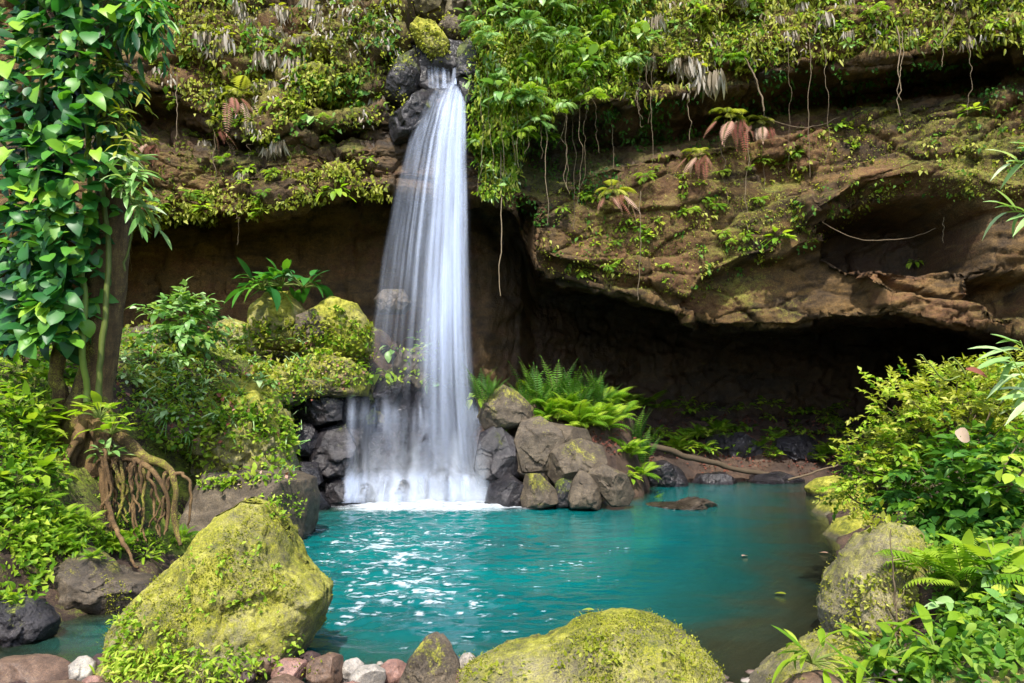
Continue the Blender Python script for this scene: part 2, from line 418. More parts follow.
# ------------------------------------------------------------------ cliff with its overhang
ST_ = [  # px, d_back, py_b, py_l, d_lip, py_f, d_face, py_r, d_rec, py_u, d_u, d_t
 (-420, 22, 240, 250, 16.0, 150, 16.0, 140, 16.8, 110, 16.0, 16.4),
 (-120, 23, 230, 240, 18.0, 150, 18.2, 140, 19.2, 110, 18.2, 18.7),
 (0,   23.5, 226, 236, 19.2, 150, 19.4, 138, 20.6, 112, 19.4, 19.9),
 (120, 24, 216, 226, 20.0, 140, 20.4, 112, 22.0, 78, 20.0, 20.6),
 (170, 24, 206, 217, 20.2, 150, 20.6, 120, 22.0, 100, 20.2, 20.7),
 (240, 24, 205, 216, 20.4, 165, 20.6, 150, 21.8, 138, 20.4, 20.9),
 (300, 24, 192, 200, 20.5, 158, 20.8, 145, 21.9, 132, 20.5, 21.0),
 (380, 24, 182, 192, 20.7, 150, 20.9, 142, 21.5, 128, 20.8, 21.3),
 (425, 24, 195, 200, 21.2, 150, 21.4, 140, 21.7, 120, 21.3, 21.8),
 (462, 24, 204, 210, 21.2, 150, 21.3, 140, 21.5, 120, 21.1, 21.4),
 (490, 24.5, 206, 205, 20.9, 160, 20.8, 150, 21.3, 138, 20.5, 20.9),
 (522, 25.5, 226, 222, 21.4, 190, 21.3, 160, 22.0, 122, 20.4, 20.8),
 (535, 27, 283, 274, 21.2, 195, 21.3, 160, 22.4, 118, 20.5, 20.8),
 (570, 28, 292, 283, 21.7, 180, 21.7, 152, 23.2, 110, 20.7, 20.9),
 (640, 30, 306, 298, 22.0, 160, 21.9, 145, 23.6, 104, 21.2, 21.3),
 (690, 30.5, 326, 318, 22.2, 150, 22.0, 135, 24.0, 95, 21.4, 21.4),
 (720, 30.5, 332, 326, 22.2, 145, 22.2, 130, 24.3, 84, 21.5, 21.5),
 (800, 30.5, 332, 325, 22.0, 130, 22.2, 112, 24.8, 66, 21.3, 21.4),
 (850, 30.5, 326, 317, 21.6, 118, 22.0, 100, 24.6, 64, 21.0, 21.1),
 (900, 30.5, 326, 319, 21.0, 106, 21.6, 90, 24.2, 62, 20.6, 20.8),
 (960, 30, 338, 330, 20.0, 96, 20.8, 78, 23.4, 56, 20.0, 20.2),
 (1024, 29, 356, 348, 19.0, 92, 19.8, 76, 22.2, 46, 19.2, 19.5),
 (1150, 26, 368, 360, 16.2, 92, 17.0, 78, 19.2, 46, 16.8, 17.3),
 (1420, 22, 368, 360, 13.5, 92, 14.2, 78, 15.5, 46, 14.0, 14.4)]
ST_ = np.array(ST_, float)
us = np.concatenate([np.arange(-420, -20, 5.), np.arange(-20, 1060, 1.7), np.arange(1060, 1421, 6.)])
nv_seg = [46, 34, 34, 120, 22, 34, 80, 24, 14, 10]
def cliff_profile(px):
    row = [np.interp(px, ST_[:, 0], ST_[:, k]) for k in range(12)]
    _, db, pb, pl, dl, pf, df, pr, dr, pu, du, dt = row
    w = 0
    top = at(px, -70, dt)
    pts = [None, at(px, pb + 18, db), at(px, pb, db - .9), at(px, pl, dl + .45), at(px, pl - 5, dl), at(px, pf, df), at(px, pr, dr), at(px, pu + 4, du + .25), at(px, pu - 6, du), top]
    pts[0] = np.array([pts[1][0], pts[1][1] - .2, -1.5])
    t2 = top + np.array([0, 1.6, 2.2]); t3 = np.array([top[0] * 1.6, top[1] + 45, top[2] + 9])
    return np.array(pts + [t2, t3])
nv_seg = [60, 12, 56, 12, 120, 34, 40, 12, 90, 14, 8]
prof = np.array([cliff_profile(u) for u in us])
rows = []
for k, n in enumerate(nv_seg):
    f = np.linspace(0, 1, n, endpoint=(k == len(nv_seg) - 1))
    rows.append(prof[:, k][:, None] * (1 - f)[None, :, None] + prof[:, k + 1][:, None] * f[None, :, None])
C = np.concatenate(rows, 1)
PX, PY = proj(C)
NV = C.shape[1]
vidx = np.arange(NV)
seg_end = np.cumsum(nv_seg)
front = ((vidx >= seg_end[2]) & (vidx < seg_end[9]))[None, :] * np.ones(C.shape[:2])
front = np.where((vidx >= seg_end[1]) & (vidx < seg_end[2]), np.clip((vidx - seg_end[1]) / nv_seg[2], 0, 1) ** 2, front[0])[None, :] * np.ones(C.shape[:2])
wpx = PX + 9 * fbm(C * .9, 3, 71); wpy = PY + 7 * fbm(C * .9, 3, 73)
def carve(poly, depth, soft=8., on=front):
    sdp = inpoly(wpx, wpy, poly)
    C[..., 1] += depth * sstep(soft, -soft, sdp) * on
carve([(690, 300), (716, 274), (745, 262), (790, 252), (834, 244), (862, 252), (884, 300), (884, 345), (690, 350)], .9, 5)
wpx = PX + 3 * fbm(C * .9, 3, 71); wpy = PY + 2.5 * fbm(C * .9, 3, 73)
carve([(800, 228), (850, 196), (905, 186), (992, 204), (1060, 206), (1060, 190), (990, 184), (900, 164), (846, 176), (800, 206)], -.9, 7)
HP = [(822, 230), (866, 207), (905, 199), (950, 203), (988, 214), (988, 262), (930, 268), (866, 262), (842, 246)]
carve(HP, 3.4, 4)
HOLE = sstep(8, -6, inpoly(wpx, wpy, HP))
carve([(984, 276), (1060, 272), (1080, 318), (1000, 314), (986, 300)], 2.2, 4)
carve([(866, 262), (936, 268), (984, 262), (990, 300), (930, 292), (880, 276)], .55, 4)
carve([(875, 264), (905, 280), (940, 290), (988, 296), (988, 300), (935, 296), (900, 288), (872, 268)], .6, 3)
carve([(520, 200), (533, 205), (530, 300), (520, 300)], 1.6, 4)
carve([(402, -90), (476, -90), (470, 40), (466, 78), (440, 88), (416, 82), (406, 40)], 3.4, 7)
carve([(385, 40), (420, 40), (420, 130), (400, 145), (385, 120)], .5, 8)
carve([(540, 255), (560, 262), (650, 282), (690, 300), (690, 312), (640, 292), (560, 280)], .35, 4)
carve([(255, 60), (330, 52), (330, 64), (262, 76)], .5, 6)
carve([(300, 95), (380, 90), (378, 103), (305, 108)], .5, 6)
carve([(610, 60), (700, 72), (760, 64), (755, 78), (690, 86), (615, 74)], .6, 6)
carve([(760, 162), (800, 150), (805, 178), (768, 186)], .6, 6)
# roughness of the rock
N = grid_normals(C)
if N[len(us) // 2, seg_end[4] - 60, 1] > 0: N = -N
def disp(amp, field): 
    global C
    C = C + N * (amp * field)[..., None]
vis = np.where(vidx[None, :] < seg_end[9], 1., .4) * np.ones(C.shape[:2])
el_ = np.maximum(np.linalg.norm(np.gradient(C, axis=0), axis=-1), np.linalg.norm(np.gradient(C, axis=1), axis=-1))
vis = vis * np.clip(.13 / el_, .12, 1)       # leave steep walls of the hollows plain
Q = C.copy()
wq = Q + .22 * np.stack([fbm(Q * .5, 2, 90 + k) for k in range(3)], -1)
disp(.45 * vis, fbm(Q * .28, 4, 11))
fv, fe = facet(wq * np.array([.5, .5, .95]), 51)
calmf = np.exp(-((PX - 760) / 330) ** 4 - ((PY - 225) / 95) ** 4); vis = vis * (1 - .45 * calmf)
disp(.30 * vis, fv)
fv2, fe2 = facet(wq * np.array([1.1, 1.1, 2.0]), 57)
disp(.07 * vis, fv2)
disp(-.16 * vis, np.exp(-(fe / .06) ** 2)); disp(-.07 * vis, np.exp(-(fe2 / .07) ** 2))
lay = fbm(np.stack([Q[..., 0] * .25, Q[..., 1] * .25, Q[..., 2] * 2.3 + .5 * fbm(Q * .4, 2, 5)], -1), 4, 23)
disp(.11 * vis, lay)
Nn = grid_normals(C); Nn = np.where((Nn * N).sum(-1, keepdims=True) < 0, -Nn, Nn)
C = C + Nn * (.11 * fbm(Q * 1.9, 5, 29, .62) + .07 * fbm(Q * 7, 3, 33, .65))[..., None] * vis[..., None]
PX, PY = proj(C)
moss = .22 + .48 * fbm(Q * .55, 4, 61) + .28 * np.clip(Nn[..., 2], -.6, 1)
def blob(px, py, rx, ry): return np.exp(-(((PX - px) / rx) ** 2 + ((PY - py) / ry) ** 2))
moss += .38 * blob(280, 60, 150, 110) + .45 * blob(530, 60, 90, 120) + .3 * blob(700, 30, 120, 60) + .12 * blob(600, 220, 90, 70) + .25 * blob(960, 150, 60, 50) + .22 * blob(740, 210, 70, 60)
moss -= .22 * blob(620, 235, 100, 45) + .5 * blob(900, 285, 110, 45) + .25 * blob(820, 150, 60, 40) + .6 * sstep(360, 380, PX) * sstep(480, 460, PX) * sstep(60, 120, PY)
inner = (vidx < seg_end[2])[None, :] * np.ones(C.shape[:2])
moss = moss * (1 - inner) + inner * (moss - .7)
wet_shade = .7 * blob(575, 150, 60, 45) + .75 * blob(430, 230, 75, 260) + inner * (.05 + .95 * sstep(480, 540, PX)) + .2 * blob(520, 290, 60, 80)  # wet behind the fall; cave and recess darkening is painted shade
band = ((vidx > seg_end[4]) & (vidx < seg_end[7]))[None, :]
wet_shade = np.clip(wet_shade + .45 * band + 1. * HOLE, 0, 1); moss = moss - .5 * HOLE  # recess band and hole get shade painted into the rock colour
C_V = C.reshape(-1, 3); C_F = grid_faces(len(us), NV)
cliff = link('cliff', meshdata('cliff', C_V, C_F, {'moss': moss, 'wet': wet_shade}), M_CLIFF)  # the wet attribute here also carries the painted shade of the hollows
tag(cliff, 'brown overhanging rock cliff with mossy face and deep shaded hollow', 'cliff', kind='structure')
BV_C = BVHTree.FromPolygons(C_V.tolist(), C_F.tolist()); BV_G = BVHTree.FromPolygons(G_V.tolist(), G_F.tolist())
CAMV = Vector((0, 0, CAM_Z))
def hit(px, py, which='c'):
    d = Vector(ray(px, py)); d.normalize()
    best = None
    for k in which:
        b = {'c': BV_C, 'g': BV_G}.get(k) or BV_R
        r = b.ray_cast(CAMV, d)
        if r[0] is not None and (best is None or r[3] < best[3]): best = r
    if best is None: return None, None
    n = best[1]
    if n.dot(d) > 0: n = -n
    return np.array(best[0]), np.array(n)
# ------------------------------------------------------------------ rocks
ICO = {}
def ico(k):
    if k not in ICO:
        bm = bmesh.new(); bmesh.ops.create_icosphere(bm, subdivisions=k, radius=1)
        ICO[k] = (np.array([v.co[:] for v in bm.verts]), np.array([[v.index for v in f.verts] for f in bm.faces])); bm.free()
    return ICO[k]
R_V, R_F, RN = [], [], [0]
def rock(label, d, sil, mat, name='boulder', cat='boulder', group=None, thick=.8, moss=.3, wet=0., fac=.10, rough=.05, sub=6, box=.75, seed=None, fscale=1.6, c=None, ridge=0., wl=True, cuts=0):
    seed = seed if seed is not None else int(abs(sum(a * 3 + b for a, b in sil))) % 9973
    sil = np.array(sil, float)
    if c is None: c = (sil.min(0) + sil.max(0)) / 2
    P = np.array([at(a, b, d) for a, b in sil]); ctr = at(c[0], c[1], d)
    p2 = P[:, [0, 2]] - ctr[[0, 2]]
    # dense closed outline -> radius by angle
    seg = np.concatenate([p2[k] + (p2[(k + 1) % len(p2)] - p2[k]) * np.linspace(0, 1, 24, endpoint=False)[:, None] for k in range(len(p2))])
    a = np.arctan2(seg[:, 1], seg[:, 0]); r = np.hypot(seg[:, 0], seg[:, 1]); o = np.argsort(a); a, r = a[o], r[o]
    a = np.concatenate([a - 2 * PI, a, a + 2 * PI]); r = np.concatenate([r, r, r])
    D, F = ico(sub)
    th = np.arctan2(D[:, 2], D[:, 0]); cph = np.hypot(D[:, 0], D[:, 2]); sph = D[:, 1]
    rr = np.interp(th, a, r)
    size = r.mean()
    e = box
    cx = np.sign(cph) * np.abs(cph) ** e; sx = np.sign(sph) * np.abs(sph) ** e
    V = np.stack([rr * cx * np.cos(th), thick * size * sx, rr * cx * np.sin(th)], -1)
    if ridge: V[:, 1] += ridge * size * (V[:, 2] / size) * (V[:, 1] < 0) * .5
    rc = np.random.default_rng(seed + 99)
    for k in range(cuts):
        pn = unit(np.array([rc.uniform(-.95, .95), -rc.uniform(.25, 1.), rc.uniform(-.35, .95)]))
        s_ = V @ pn; lim = s_.max() * rc.uniform(.6, .86)
        V = V - pn * (np.clip(s_ - lim, 0, None) * .94)[:, None]
    n = unit(V)
    q = V / size + seed * 1.37
    fv, fe = facet(q * fscale, seed); fv2, _ = facet(q * fscale * 2.7, seed + 5)
    edgew = np.clip(1.15 - cph ** 3, .15, 1)     # keep the outline, break up the faces
    dd = size * (fac * fv * edgew + fac * .35 * fv2 * edgew + rough * fbm(q * 2.2, 5, seed) + rough * .35 * fbm(q * 11, 4, seed + 3))
    V = V + n * dd[:, None]
    n = unit(V)
    W = V + ctr
    ms = moss + .46 * fbm(q * 1.7, 5, seed + 7, .6) + .25 * n[:, 2]
    V = V + n * (size * .03 * sstep(.4, .7, ms) * (.6 + .8 * fbm(q * 9, 3, seed + 8)))[:, None]; W = V + ctr
    wt = np.full(len(V), wet)
    if wl: wt = np.maximum(wt, sstep(.16, .04, W[:, 2] + .05 * fbm(q * 4, 2, seed)) * .9); ms = ms - .5 * sstep(.12, .02, W[:, 2])
    me = meshdata(name, V, F, {'moss': ms, 'wet': wt}); me.materials.append(mat)
    o = link(name, me); o.location = ctr
    tag(o, label, cat, group)
    R_V.append(W); R_F.append(F + RN[0]); RN[0] += len(W)
    return o

def ell(x, y, rx, ry, n=9, jit=.12, seed=0, top=0.):
    r = random.Random(seed + x * 7 + y)
    out = []
    for k in range(n):
        a = 2 * PI * k / n + r.uniform(-.15, .15); j = 1 + r.uniform(-jit, jit)
        out.append((x + rx * j * math.cos(a), y + ry * j * math.sin(a)))
    return out

# foreground boulders
rock('big pointed yellow-green mossy boulder at left edge of pool, pale sloping ridge', 6.5,
     [(243, 501), (262, 505), (284, 530), (300, 560), (330, 589), (329, 604), (316, 632), (294, 664), (280, 710), (200, 730), (112, 720), (106, 676), (122, 626), (150, 592), (186, 556), (214, 519)],
     M_MOSSROCK, thick=.75, moss=.62, fac=.11, sub=7, box=.72, seed=14, rough=.05, ridge=.5, cuts=1)
rock('broad rounded mossy boulder breaking bottom edge in front of pool', 5.3,
     [(462, 672), (500, 651), (545, 641), (585, 621), (625, 614), (662, 619), (692, 638), (712, 664), (724, 690), (716, 780), (590, 800), (470, 780), (452, 720)],
     M_MOSSROCK, thick=.8, moss=.5, fac=.06, sub=7, box=.85, seed=27, rough=.04)
rock('upright mossy rock at water edge in front of right-hand bushes', 7.0,
     [(852, 556), (868, 535), (890, 524), (918, 527), (940, 548), (952, 600), (950, 700), (860, 705), (838, 655), (830, 612), (838, 578)],
     M_MOSSROCK, thick=.9, moss=.34, fac=.14, sub=7, box=.75, seed=41, rough=.06, cuts=2)
rock('low yellow mossy slab sloping to water below upright rock', 5.9, [(752, 690), (788, 657), (830, 637), (862, 645), (880, 730), (760, 740)], M_MOSSROCK, thick=1.0, moss=.5, fac=.08, seed=5)
rock('small reddish brown stone at bottom edge beside mossy slab', 5.0, [(783, 690), (798, 678), (830, 674), (852, 684), (858, 722), (785, 722)], M_STONE[0], name='stone', cat='stone', thick=.9, fac=.06, moss=.2, sub=5)
rock('yellow mossy boulder in bottom right corner under ferns', 5.1, [(936, 690), (962, 670), (1000, 656), (1045, 650), (1090, 735), (940, 735)], M_MOSSROCK, thick=.9, moss=.5, fac=.1)
# stones in the water by the right bank
rock('flat mossy stone in pool, farthest of three along right bank', 20.5, [(807, 488), (818, 479), (838, 476), (856, 482), (858, 500), (812, 501)], M_MOSSROCK, thick=1.1, moss=.9, fac=.08)
rock('flat mossy stone in pool, middle of three along right bank', 16.6, [(813, 516), (826, 502), (850, 490), (876, 502), (880, 520), (820, 522)], M_MOSSROCK, thick=1.0, moss=.85, fac=.08)
rock('flat mossy stone with dark wet foot, nearest of three along right bank', 13.4, [(825, 538), (842, 521), (872, 512), (902, 520), (910, 548), (830, 547)], M_MOSSROCK, thick=.9, moss=.85, fac=.08)
rock('low dark brown stone barely above water in middle of pool', 18.0, [(636, 508), (655, 504), (690, 504), (704, 497), (718, 505), (700, 518), (650, 518)], M_GREYROCK, thick=1.3, moss=.1, fac=.16, wet=.35, cuts=3)
# left bank rocks
rock('purple brown rock with mossy side at foot of left bank', 8.4, [(44, 604), (56, 564), (76, 547), (98, 556), (122, 575), (150, 580), (158, 596), (130, 612), (60, 622)], M_GREYROCK, thick=.7, moss=.16, wet=.25, fac=.12, cuts=4)
rock('dark wet stone at water edge in far left corner', 7.2, [(-14, 645), (-10, 606), (15, 597), (38, 600), (54, 622), (50, 638), (20, 650)], M_WETROCK, thick=.8, moss=.12, fac=.14)
rock('yellow mossy lump of rock by left picture edge above dark stone', 8.7, [(-30, 600), (-20, 540), (10, 512), (40, 530), (48, 570), (30, 605)], M_MOSSROCK, thick=.8, moss=.5, fac=.12)
rock('flat grey slab of rock behind big pointed boulder', 13.2, [(196, 490), (206, 474), (240, 471), (290, 472), (309, 478), (312, 500), (306, 545), (260, 556), (212, 550), (196, 520)], M_GREYROCK, thick=1.0, moss=.02, fac=.07, box=.5, wet=.0, seed=9, cuts=3)
# wet rocks left of the fall
WL = 'dark wet rocks left of the waterfall'
for lb, d, sl, mo_ in (
    ('dark angular rock, topmost of wet rocks left of waterfall', 18.4, [(290, 412), (298, 392), (322, 386), (346, 398), (344, 420), (320, 426), (298, 424)], .12),
    ('grey blocky rock below topmost one left of waterfall', 18.2, [(288, 440), (294, 420), (312, 424), (322, 440), (314, 456), (296, 456)], .0),
    ('large glossy black rock touching left side of waterfall', 18.2, [(310, 452), (320, 428), (344, 424), (358, 446), (356, 474), (332, 480), (314, 470)], -.05),
    ('brownish rock with moss beside top of lower cascade', 18.8, [(330, 405), (345, 385), (366, 382), (374, 402), (362, 420), (336, 420)], .3),
    ('small purple grey rock above flat slab left of waterfall', 17.4, [(290, 480), (300, 462), (316, 462), (322, 482), (310, 496), (292, 494)], -.1),
    ('black rock standing in foam at left foot of waterfall', 17.9, [(322, 500), (328, 478), (346, 474), (354, 492), (350, 508), (326, 510)], -.1),
    ('low dark rock at pool edge left of foam', 17.4, [(296, 512), (304, 494), (322, 492), (330, 506), (322, 516), (300, 517)], -.1),
    ('shadowed rock filling gap behind wet rocks left of waterfall', 18.9, [(300, 500), (300, 440), (330, 410), (365, 420), (370, 470), (350, 500)], -.1)):
    rock(lb, d, sl, M_WETROCK, group=WL, moss=mo_, wet=.5, fac=.12, thick=1., box=.6, cuts=7, fscale=1.2, rough=.035)
# rocks on the right of the fall
WR = 'grey rocks right of the waterfall'
for lb, d, sl, mo_, m_, w_ in (
    ('grey rock with mossy peak, topmost of rocks right of waterfall', 18.9, [(476, 418), (488, 396), (503, 384), (518, 392), (534, 408), (530, 424), (508, 430), (484, 430)], .33, M_GREYROCK, .1),
    ('large grey boulder leaning under bright green ferns', 18.4, [(514, 440), (520, 420), (540, 416), (562, 430), (566, 446), (548, 470), (522, 472)], .0, M_GREYROCK, .15),
    ('broad flat-topped rock in middle of rocks right of waterfall', 18.0, [(540, 466), (556, 446), (580, 438), (604, 446), (608, 462), (592, 480), (556, 486)], .18, M_GREYROCK, .05),
    ('yellow brown rock at pool edge right of foam', 17.5, [(520, 498), (524, 474), (540, 474), (556, 490), (560, 502), (540, 510), (522, 508)], .28, M_GREYROCK, .2),
    ('pointed beige stone with round face at pool edge', 17.2, [(568, 500), (572, 482), (580, 469), (590, 474), (604, 496), (600, 510), (570, 508)], -.15, M_GREYROCK, 0),
    ('smooth grey slab leaning at right end of rocks by pool', 17.4, [(586, 470), (600, 462), (626, 474), (636, 494), (630, 506), (610, 506), (598, 490)], .05, M_GREYROCK, .1),
    ('dark mossy rock wedged between yellow rock and pointed stone', 17.6, [(552, 500), (556, 482), (568, 474), (576, 486), (570, 506), (556, 508)], .3, M_WETROCK, .2),
    ('dark wet rock against right side of waterfall', 18.6, [(474, 470), (480, 432), (498, 424), (516, 440), (520, 476), (500, 488), (480, 486)], -.05, M_WETROCK, .4),
    ('dark brown wet rock at right foot of waterfall', 17.9, [(484, 504), (490, 480), (508, 472), (524, 484), (524, 508), (500, 514)], -.1, M_WETROCK, .45),
    ('brown boulder behind other rocks right of waterfall', 19.2, [(500, 470), (506, 430), (540, 420), (590, 430), (600, 470), (560, 490)], .0, M_GREYROCK, .25)):
    rock(lb, d, sl, m_, group=WR, moss=mo_, wet=w_, fac=.10, thick=1., box=.6, cuts=6, fscale=1.2, rough=.03)
# rocks the lower cascade runs over
WC = 'rocks under the lower cascade'
for lb, d, sl in (
    ('wet dark rock under water at upper left of lower cascade', 20.1, [(352, 430), (360, 396), (386, 374), (418, 376), (428, 404), (416, 436), (370, 440)]),
    ('wet dark rock under water at upper right of lower cascade', 20.1, [(408, 430), (418, 388), (446, 376), (474, 384), (482, 420), (470, 440), (424, 444)]),
    ('wet dark rock behind middle left of lower cascade', 19.5, [(342, 480), (350, 436), (376, 420), (412, 424), (418, 470), (396, 490)]),
    ('wet dark rock behind middle right of lower cascade', 19.5, [(404, 480), (410, 434), (440, 420), (476, 430), (484, 480), (450, 494)]),
    ('wet dark rock ledge behind left foot of lower cascade', 18.9, [(346, 512), (350, 478), (380, 466), (416, 472), (420, 512), (380, 518)]),
    ('wet dark rock ledge behind right foot of lower cascade', 18.9, [(412, 512), (416, 474), (446, 466), (480, 476), (486, 510), (450, 518)])):
    rock(lb, d, sl, M_WETROCK, group=WC, moss=-.15, wet=.85, fac=.14, thick=.9, box=.65, cuts=6, fscale=1.2)
rock('small dark rock poking through left foot of cascade', 18.25, [(353, 503), (355, 490), (361, 482), (369, 484), (375, 494), (376, 505), (364, 508)], M_WETROCK, group=WC, moss=-.2, wet=.6, sub=5, fac=.3)
rock('narrow dark rock poking through middle foot of cascade', 18.25, [(394, 502), (397, 488), (403, 479), (409, 483), (414, 494), (415, 504), (405, 507)], M_WETROCK, group=WC, moss=-.2, wet=.6, sub=5, fac=.3)
rock('pale brown boulder on ledge behind falling water', 20.8, [(374, 300), (384, 290), (404, 290), (412, 304), (404, 314), (380, 314)], M_GREYROCK, moss=.0, wet=.3, fac=.1)
rock('flat brown rock on ledge behind lower right of waterfall', 20.6, [(394, 366), (404, 350), (440, 346), (466, 356), (470, 386), (430, 398), (400, 392)], M_GREYROCK, moss=.1, wet=.5, fac=.15, box=.6)
# rocks of the left bank
rock('brown mossy boulder among plants below green hump on left bank', 18.9, [(294, 336), (298, 316), (314, 309), (330, 318), (334, 338), (316, 348), (298, 346)], M_GREYROCK, moss=.25, fac=.1)
rock('round yellow-green mossy hump at top of left bank by waterfall', 19.4, [(306, 340), (312, 312), (334, 298), (356, 304), (370, 326), (372, 352), (340, 366), (312, 360)], M_MOSSROCK, moss=.75, fac=.1)
rock('mossy ledge of rock above topmost wet rock left of waterfall', 18.6, [(262, 398), (280, 366), (320, 354), (350, 360), (370, 376), (366, 396), (320, 402), (270, 412)], M_GREYROCK, moss=.5, fac=.16)
rock('steep mossy rock face on left bank above flat grey slab', 14.3, [(190, 500), (200, 420), (232, 384), (266, 384), (290, 420), (296, 480), (250, 506)], M_MOSSROCK, moss=.5, fac=.2, thick=.6, rough=.12, cuts=3)
rock('pale brown stone half buried in plants on left bank', 13.6, [(156, 436), (164, 414), (178, 408), (192, 418), (196, 436), (176, 446)], M_STONE[0], moss=.1, fac=.1)
rock('yellow-green mossy hump under dark leafy plants below overhang', 19.6, [(248, 350), (252, 312), (270, 294), (292, 292), (306, 312), (308, 350)], M_MOSSROCK, moss=.7, fac=.14)
rock('low mossy rock on ledge between leafy shrub and mossy humps', 19.0, [(204, 352), (212, 328), (232, 318), (252, 326), (258, 352), (230, 362)], M_MOSSROCK, moss=.55, fac=.14, cuts=2)
rock('flat pale brown rock on bank ledge just right of tree trunk', 17.4, [(112, 352), (120, 328), (146, 322), (170, 332), (178, 350), (140, 360)], M_GREYROCK, moss=.15, fac=.12, cuts=4)
rock('mossy rock among plants halfway down left bank near waterfall', 16.8, [(236, 400), (244, 372), (266, 362), (288, 374), (292, 402), (262, 412)], M_MOSSROCK, moss=.6, fac=.14, cuts=3)
# dark rocks along the shaded shore behind the pool
SHORE = 'dark rocks along the shaded shore behind the pool'
for lb, d, sl in (('dark wet rock on shaded shore below right half of fern patch', 23.4, [(640, 484), (644, 466), (664, 460), (684, 470), (688, 486), (664, 490)]),
    ('low dark rock on shaded shore in middle, under fallen branch', 24.3, [(690, 486), (700, 474), (724, 472), (742, 482), (740, 490), (704, 491)]),
    ('flat dark ledge of rock on shaded shore near stick over water', 24.8, [(744, 486), (756, 474), (784, 472), (806, 480), (804, 489), (760, 490)]),
    ('dark broken rock at back of shaded shelf under cave wall', 27.0, [(700, 452), (710, 436), (740, 432), (762, 444), (760, 458), (716, 460)]),
    ('second dark broken rock at back of shelf, right of first', 27.0, [(766, 456), (776, 438), (806, 434), (826, 448), (822, 460), (784, 462)])):
    rock(lb, d, sl, M_WETROCK, group=SHORE, moss=-.1, wet=.35, fac=.12, thick=1.2, cuts=5)
# top of the fall
rock('bright mossy rock hanging in notch above waterfall', 21.2, [(410, 30), (418, 22), (436, 26), (450, 44), (446, 60), (432, 60), (416, 44)], M_MOSSROCK, moss=.85, fac=.12)
rock('purple grey rock on left wall beside top of waterfall', 21.2, [(390, 74), (398, 42), (412, 40), (421, 62), (418, 92), (404, 110), (386, 100)], M_WETROCK, moss=.34, wet=.4, fac=.12, cuts=6)
rock('dark wet rock under lip on left of waterfall top', 20.9, [(388, 128), (394, 98), (416, 86), (436, 92), (430, 120), (414, 140), (394, 144)], M_WETROCK, moss=.2, wet=.6, fac=.12, cuts=6)
rock('long grey stone lying across notch above waterfall', 22.0, [(430, 26), (440, 16), (464, 22), (480, 34), (470, 46), (452, 42)], M_GREYROCK, moss=.1, fac=.12, cuts=4)
rock('brown wet rock on right side of waterfall top', 21.1, [(456, 72), (458, 50), (470, 40), (482, 56), (480, 100), (466, 110), (458, 92)], M_WETROCK, moss=.3, wet=.55, fac=.12, cuts=5)
rock('dark rock wall behind upper spout of waterfall', 22.2, [(404, 110), (408, 50), (430, 44), (470, 50), (474, 110), (440, 120)], M_WETROCK, moss=-.2, wet=.6, fac=.12)
rock('pale mossy boulder at head of stream above notch', 24.0, [(404, 26), (404, -30), (440, -50), (452, 0), (446, 26)], M_MOSSROCK, moss=.35, fac=.1)
rock('dark mossy boulder at head of stream right of pale one', 23.6, [(444, 30), (446, -20), (470, -50), (500, -10), (490, 36)], M_MOSSROCK, moss=.3, wet=.4, fac=.12)

# stones along the near shore
PEB = [  # x, y, rx, ry, depth, material, label
 (28, 676, 42, 19, 5.9, 0, 'long brown stone with green moss, in bottom left corner'),
 (80, 672, 15, 15, 5.8, 1, 'white pointed stone beside long brown stone'),
 (101, 664, 9, 11, 6.0, 2, 'small dark red stone against big pointed boulder, left of it'),
 (92, 684, 12, 8, 5.6, 3, 'small pinkish stone below white pointed stone'),
 (8, 700, 26, 16, 5.4, 2, 'dark stone cut by bottom left corner'),
 (263, 660, 17, 15, 6.0, 0, 'round brown stone at right foot of big pointed boulder'),
 (290, 671, 20, 12, 5.9, 3, 'oval pink-brown stone right of round brown stone'),
 (284, 686, 19, 9, 5.6, 0, 'low brown stone under oval pink-brown stone'),
 (327, 672, 22, 18, 5.9, 0, 'largest of brown stones left of pale stones on shore'),
 (310, 660, 12, 9, 6.2, 2, 'dark stone tucked behind largest brown shore stone'),
 (352, 672, 13, 13, 6.0, 1, 'pale stone leaning on largest brown shore stone'),
 (369, 680, 18, 14, 5.7, 1, 'grey-white oval stone in middle of shore row'),
 (395, 674, 17, 14, 5.9, 3, 'pink stone left of pointed shore rock'),
 (350, 692, 20, 9, 5.5, 3, 'pink stone cut by bottom edge below pale stones'),
 (468, 664, 12, 10, 6.0, 1, 'white stone wedged between pointed rock and broad boulder'),
 (462, 680, 10, 11, 5.7, 0, 'small brown stone below white wedged stone'),
 (246, 678, 10, 8, 5.8, 2, 'small dark stone under right side of big pointed boulder'),
 (60, 694, 26, 12, 5.4, 0, 'brown stone cut by bottom edge below white pointed stone')]
for x, y, rx, ry, d, mi, lb in PEB:
    rock(lb, d, ell(x, y, rx, ry, 9, .12, 3), M_STONE[mi], name='stone', cat='stone', group='stones along the near shore', thick=.85, moss=.22 if mi == 0 else -.1, fac=.09, rough=.045, sub=5, box=.72, cuts=3, fscale=1.)
rock('pointed grey-brown rock with yellow lichen on near shore', 5.7, [(398, 684), (408, 660), (424, 640), (437, 631), (448, 642), (458, 664), (462, 700), (400, 710)], M_GREYROCK, name='boulder', thick=.8, moss=.2, fac=.1, sub=6, seed=77, cuts=5)
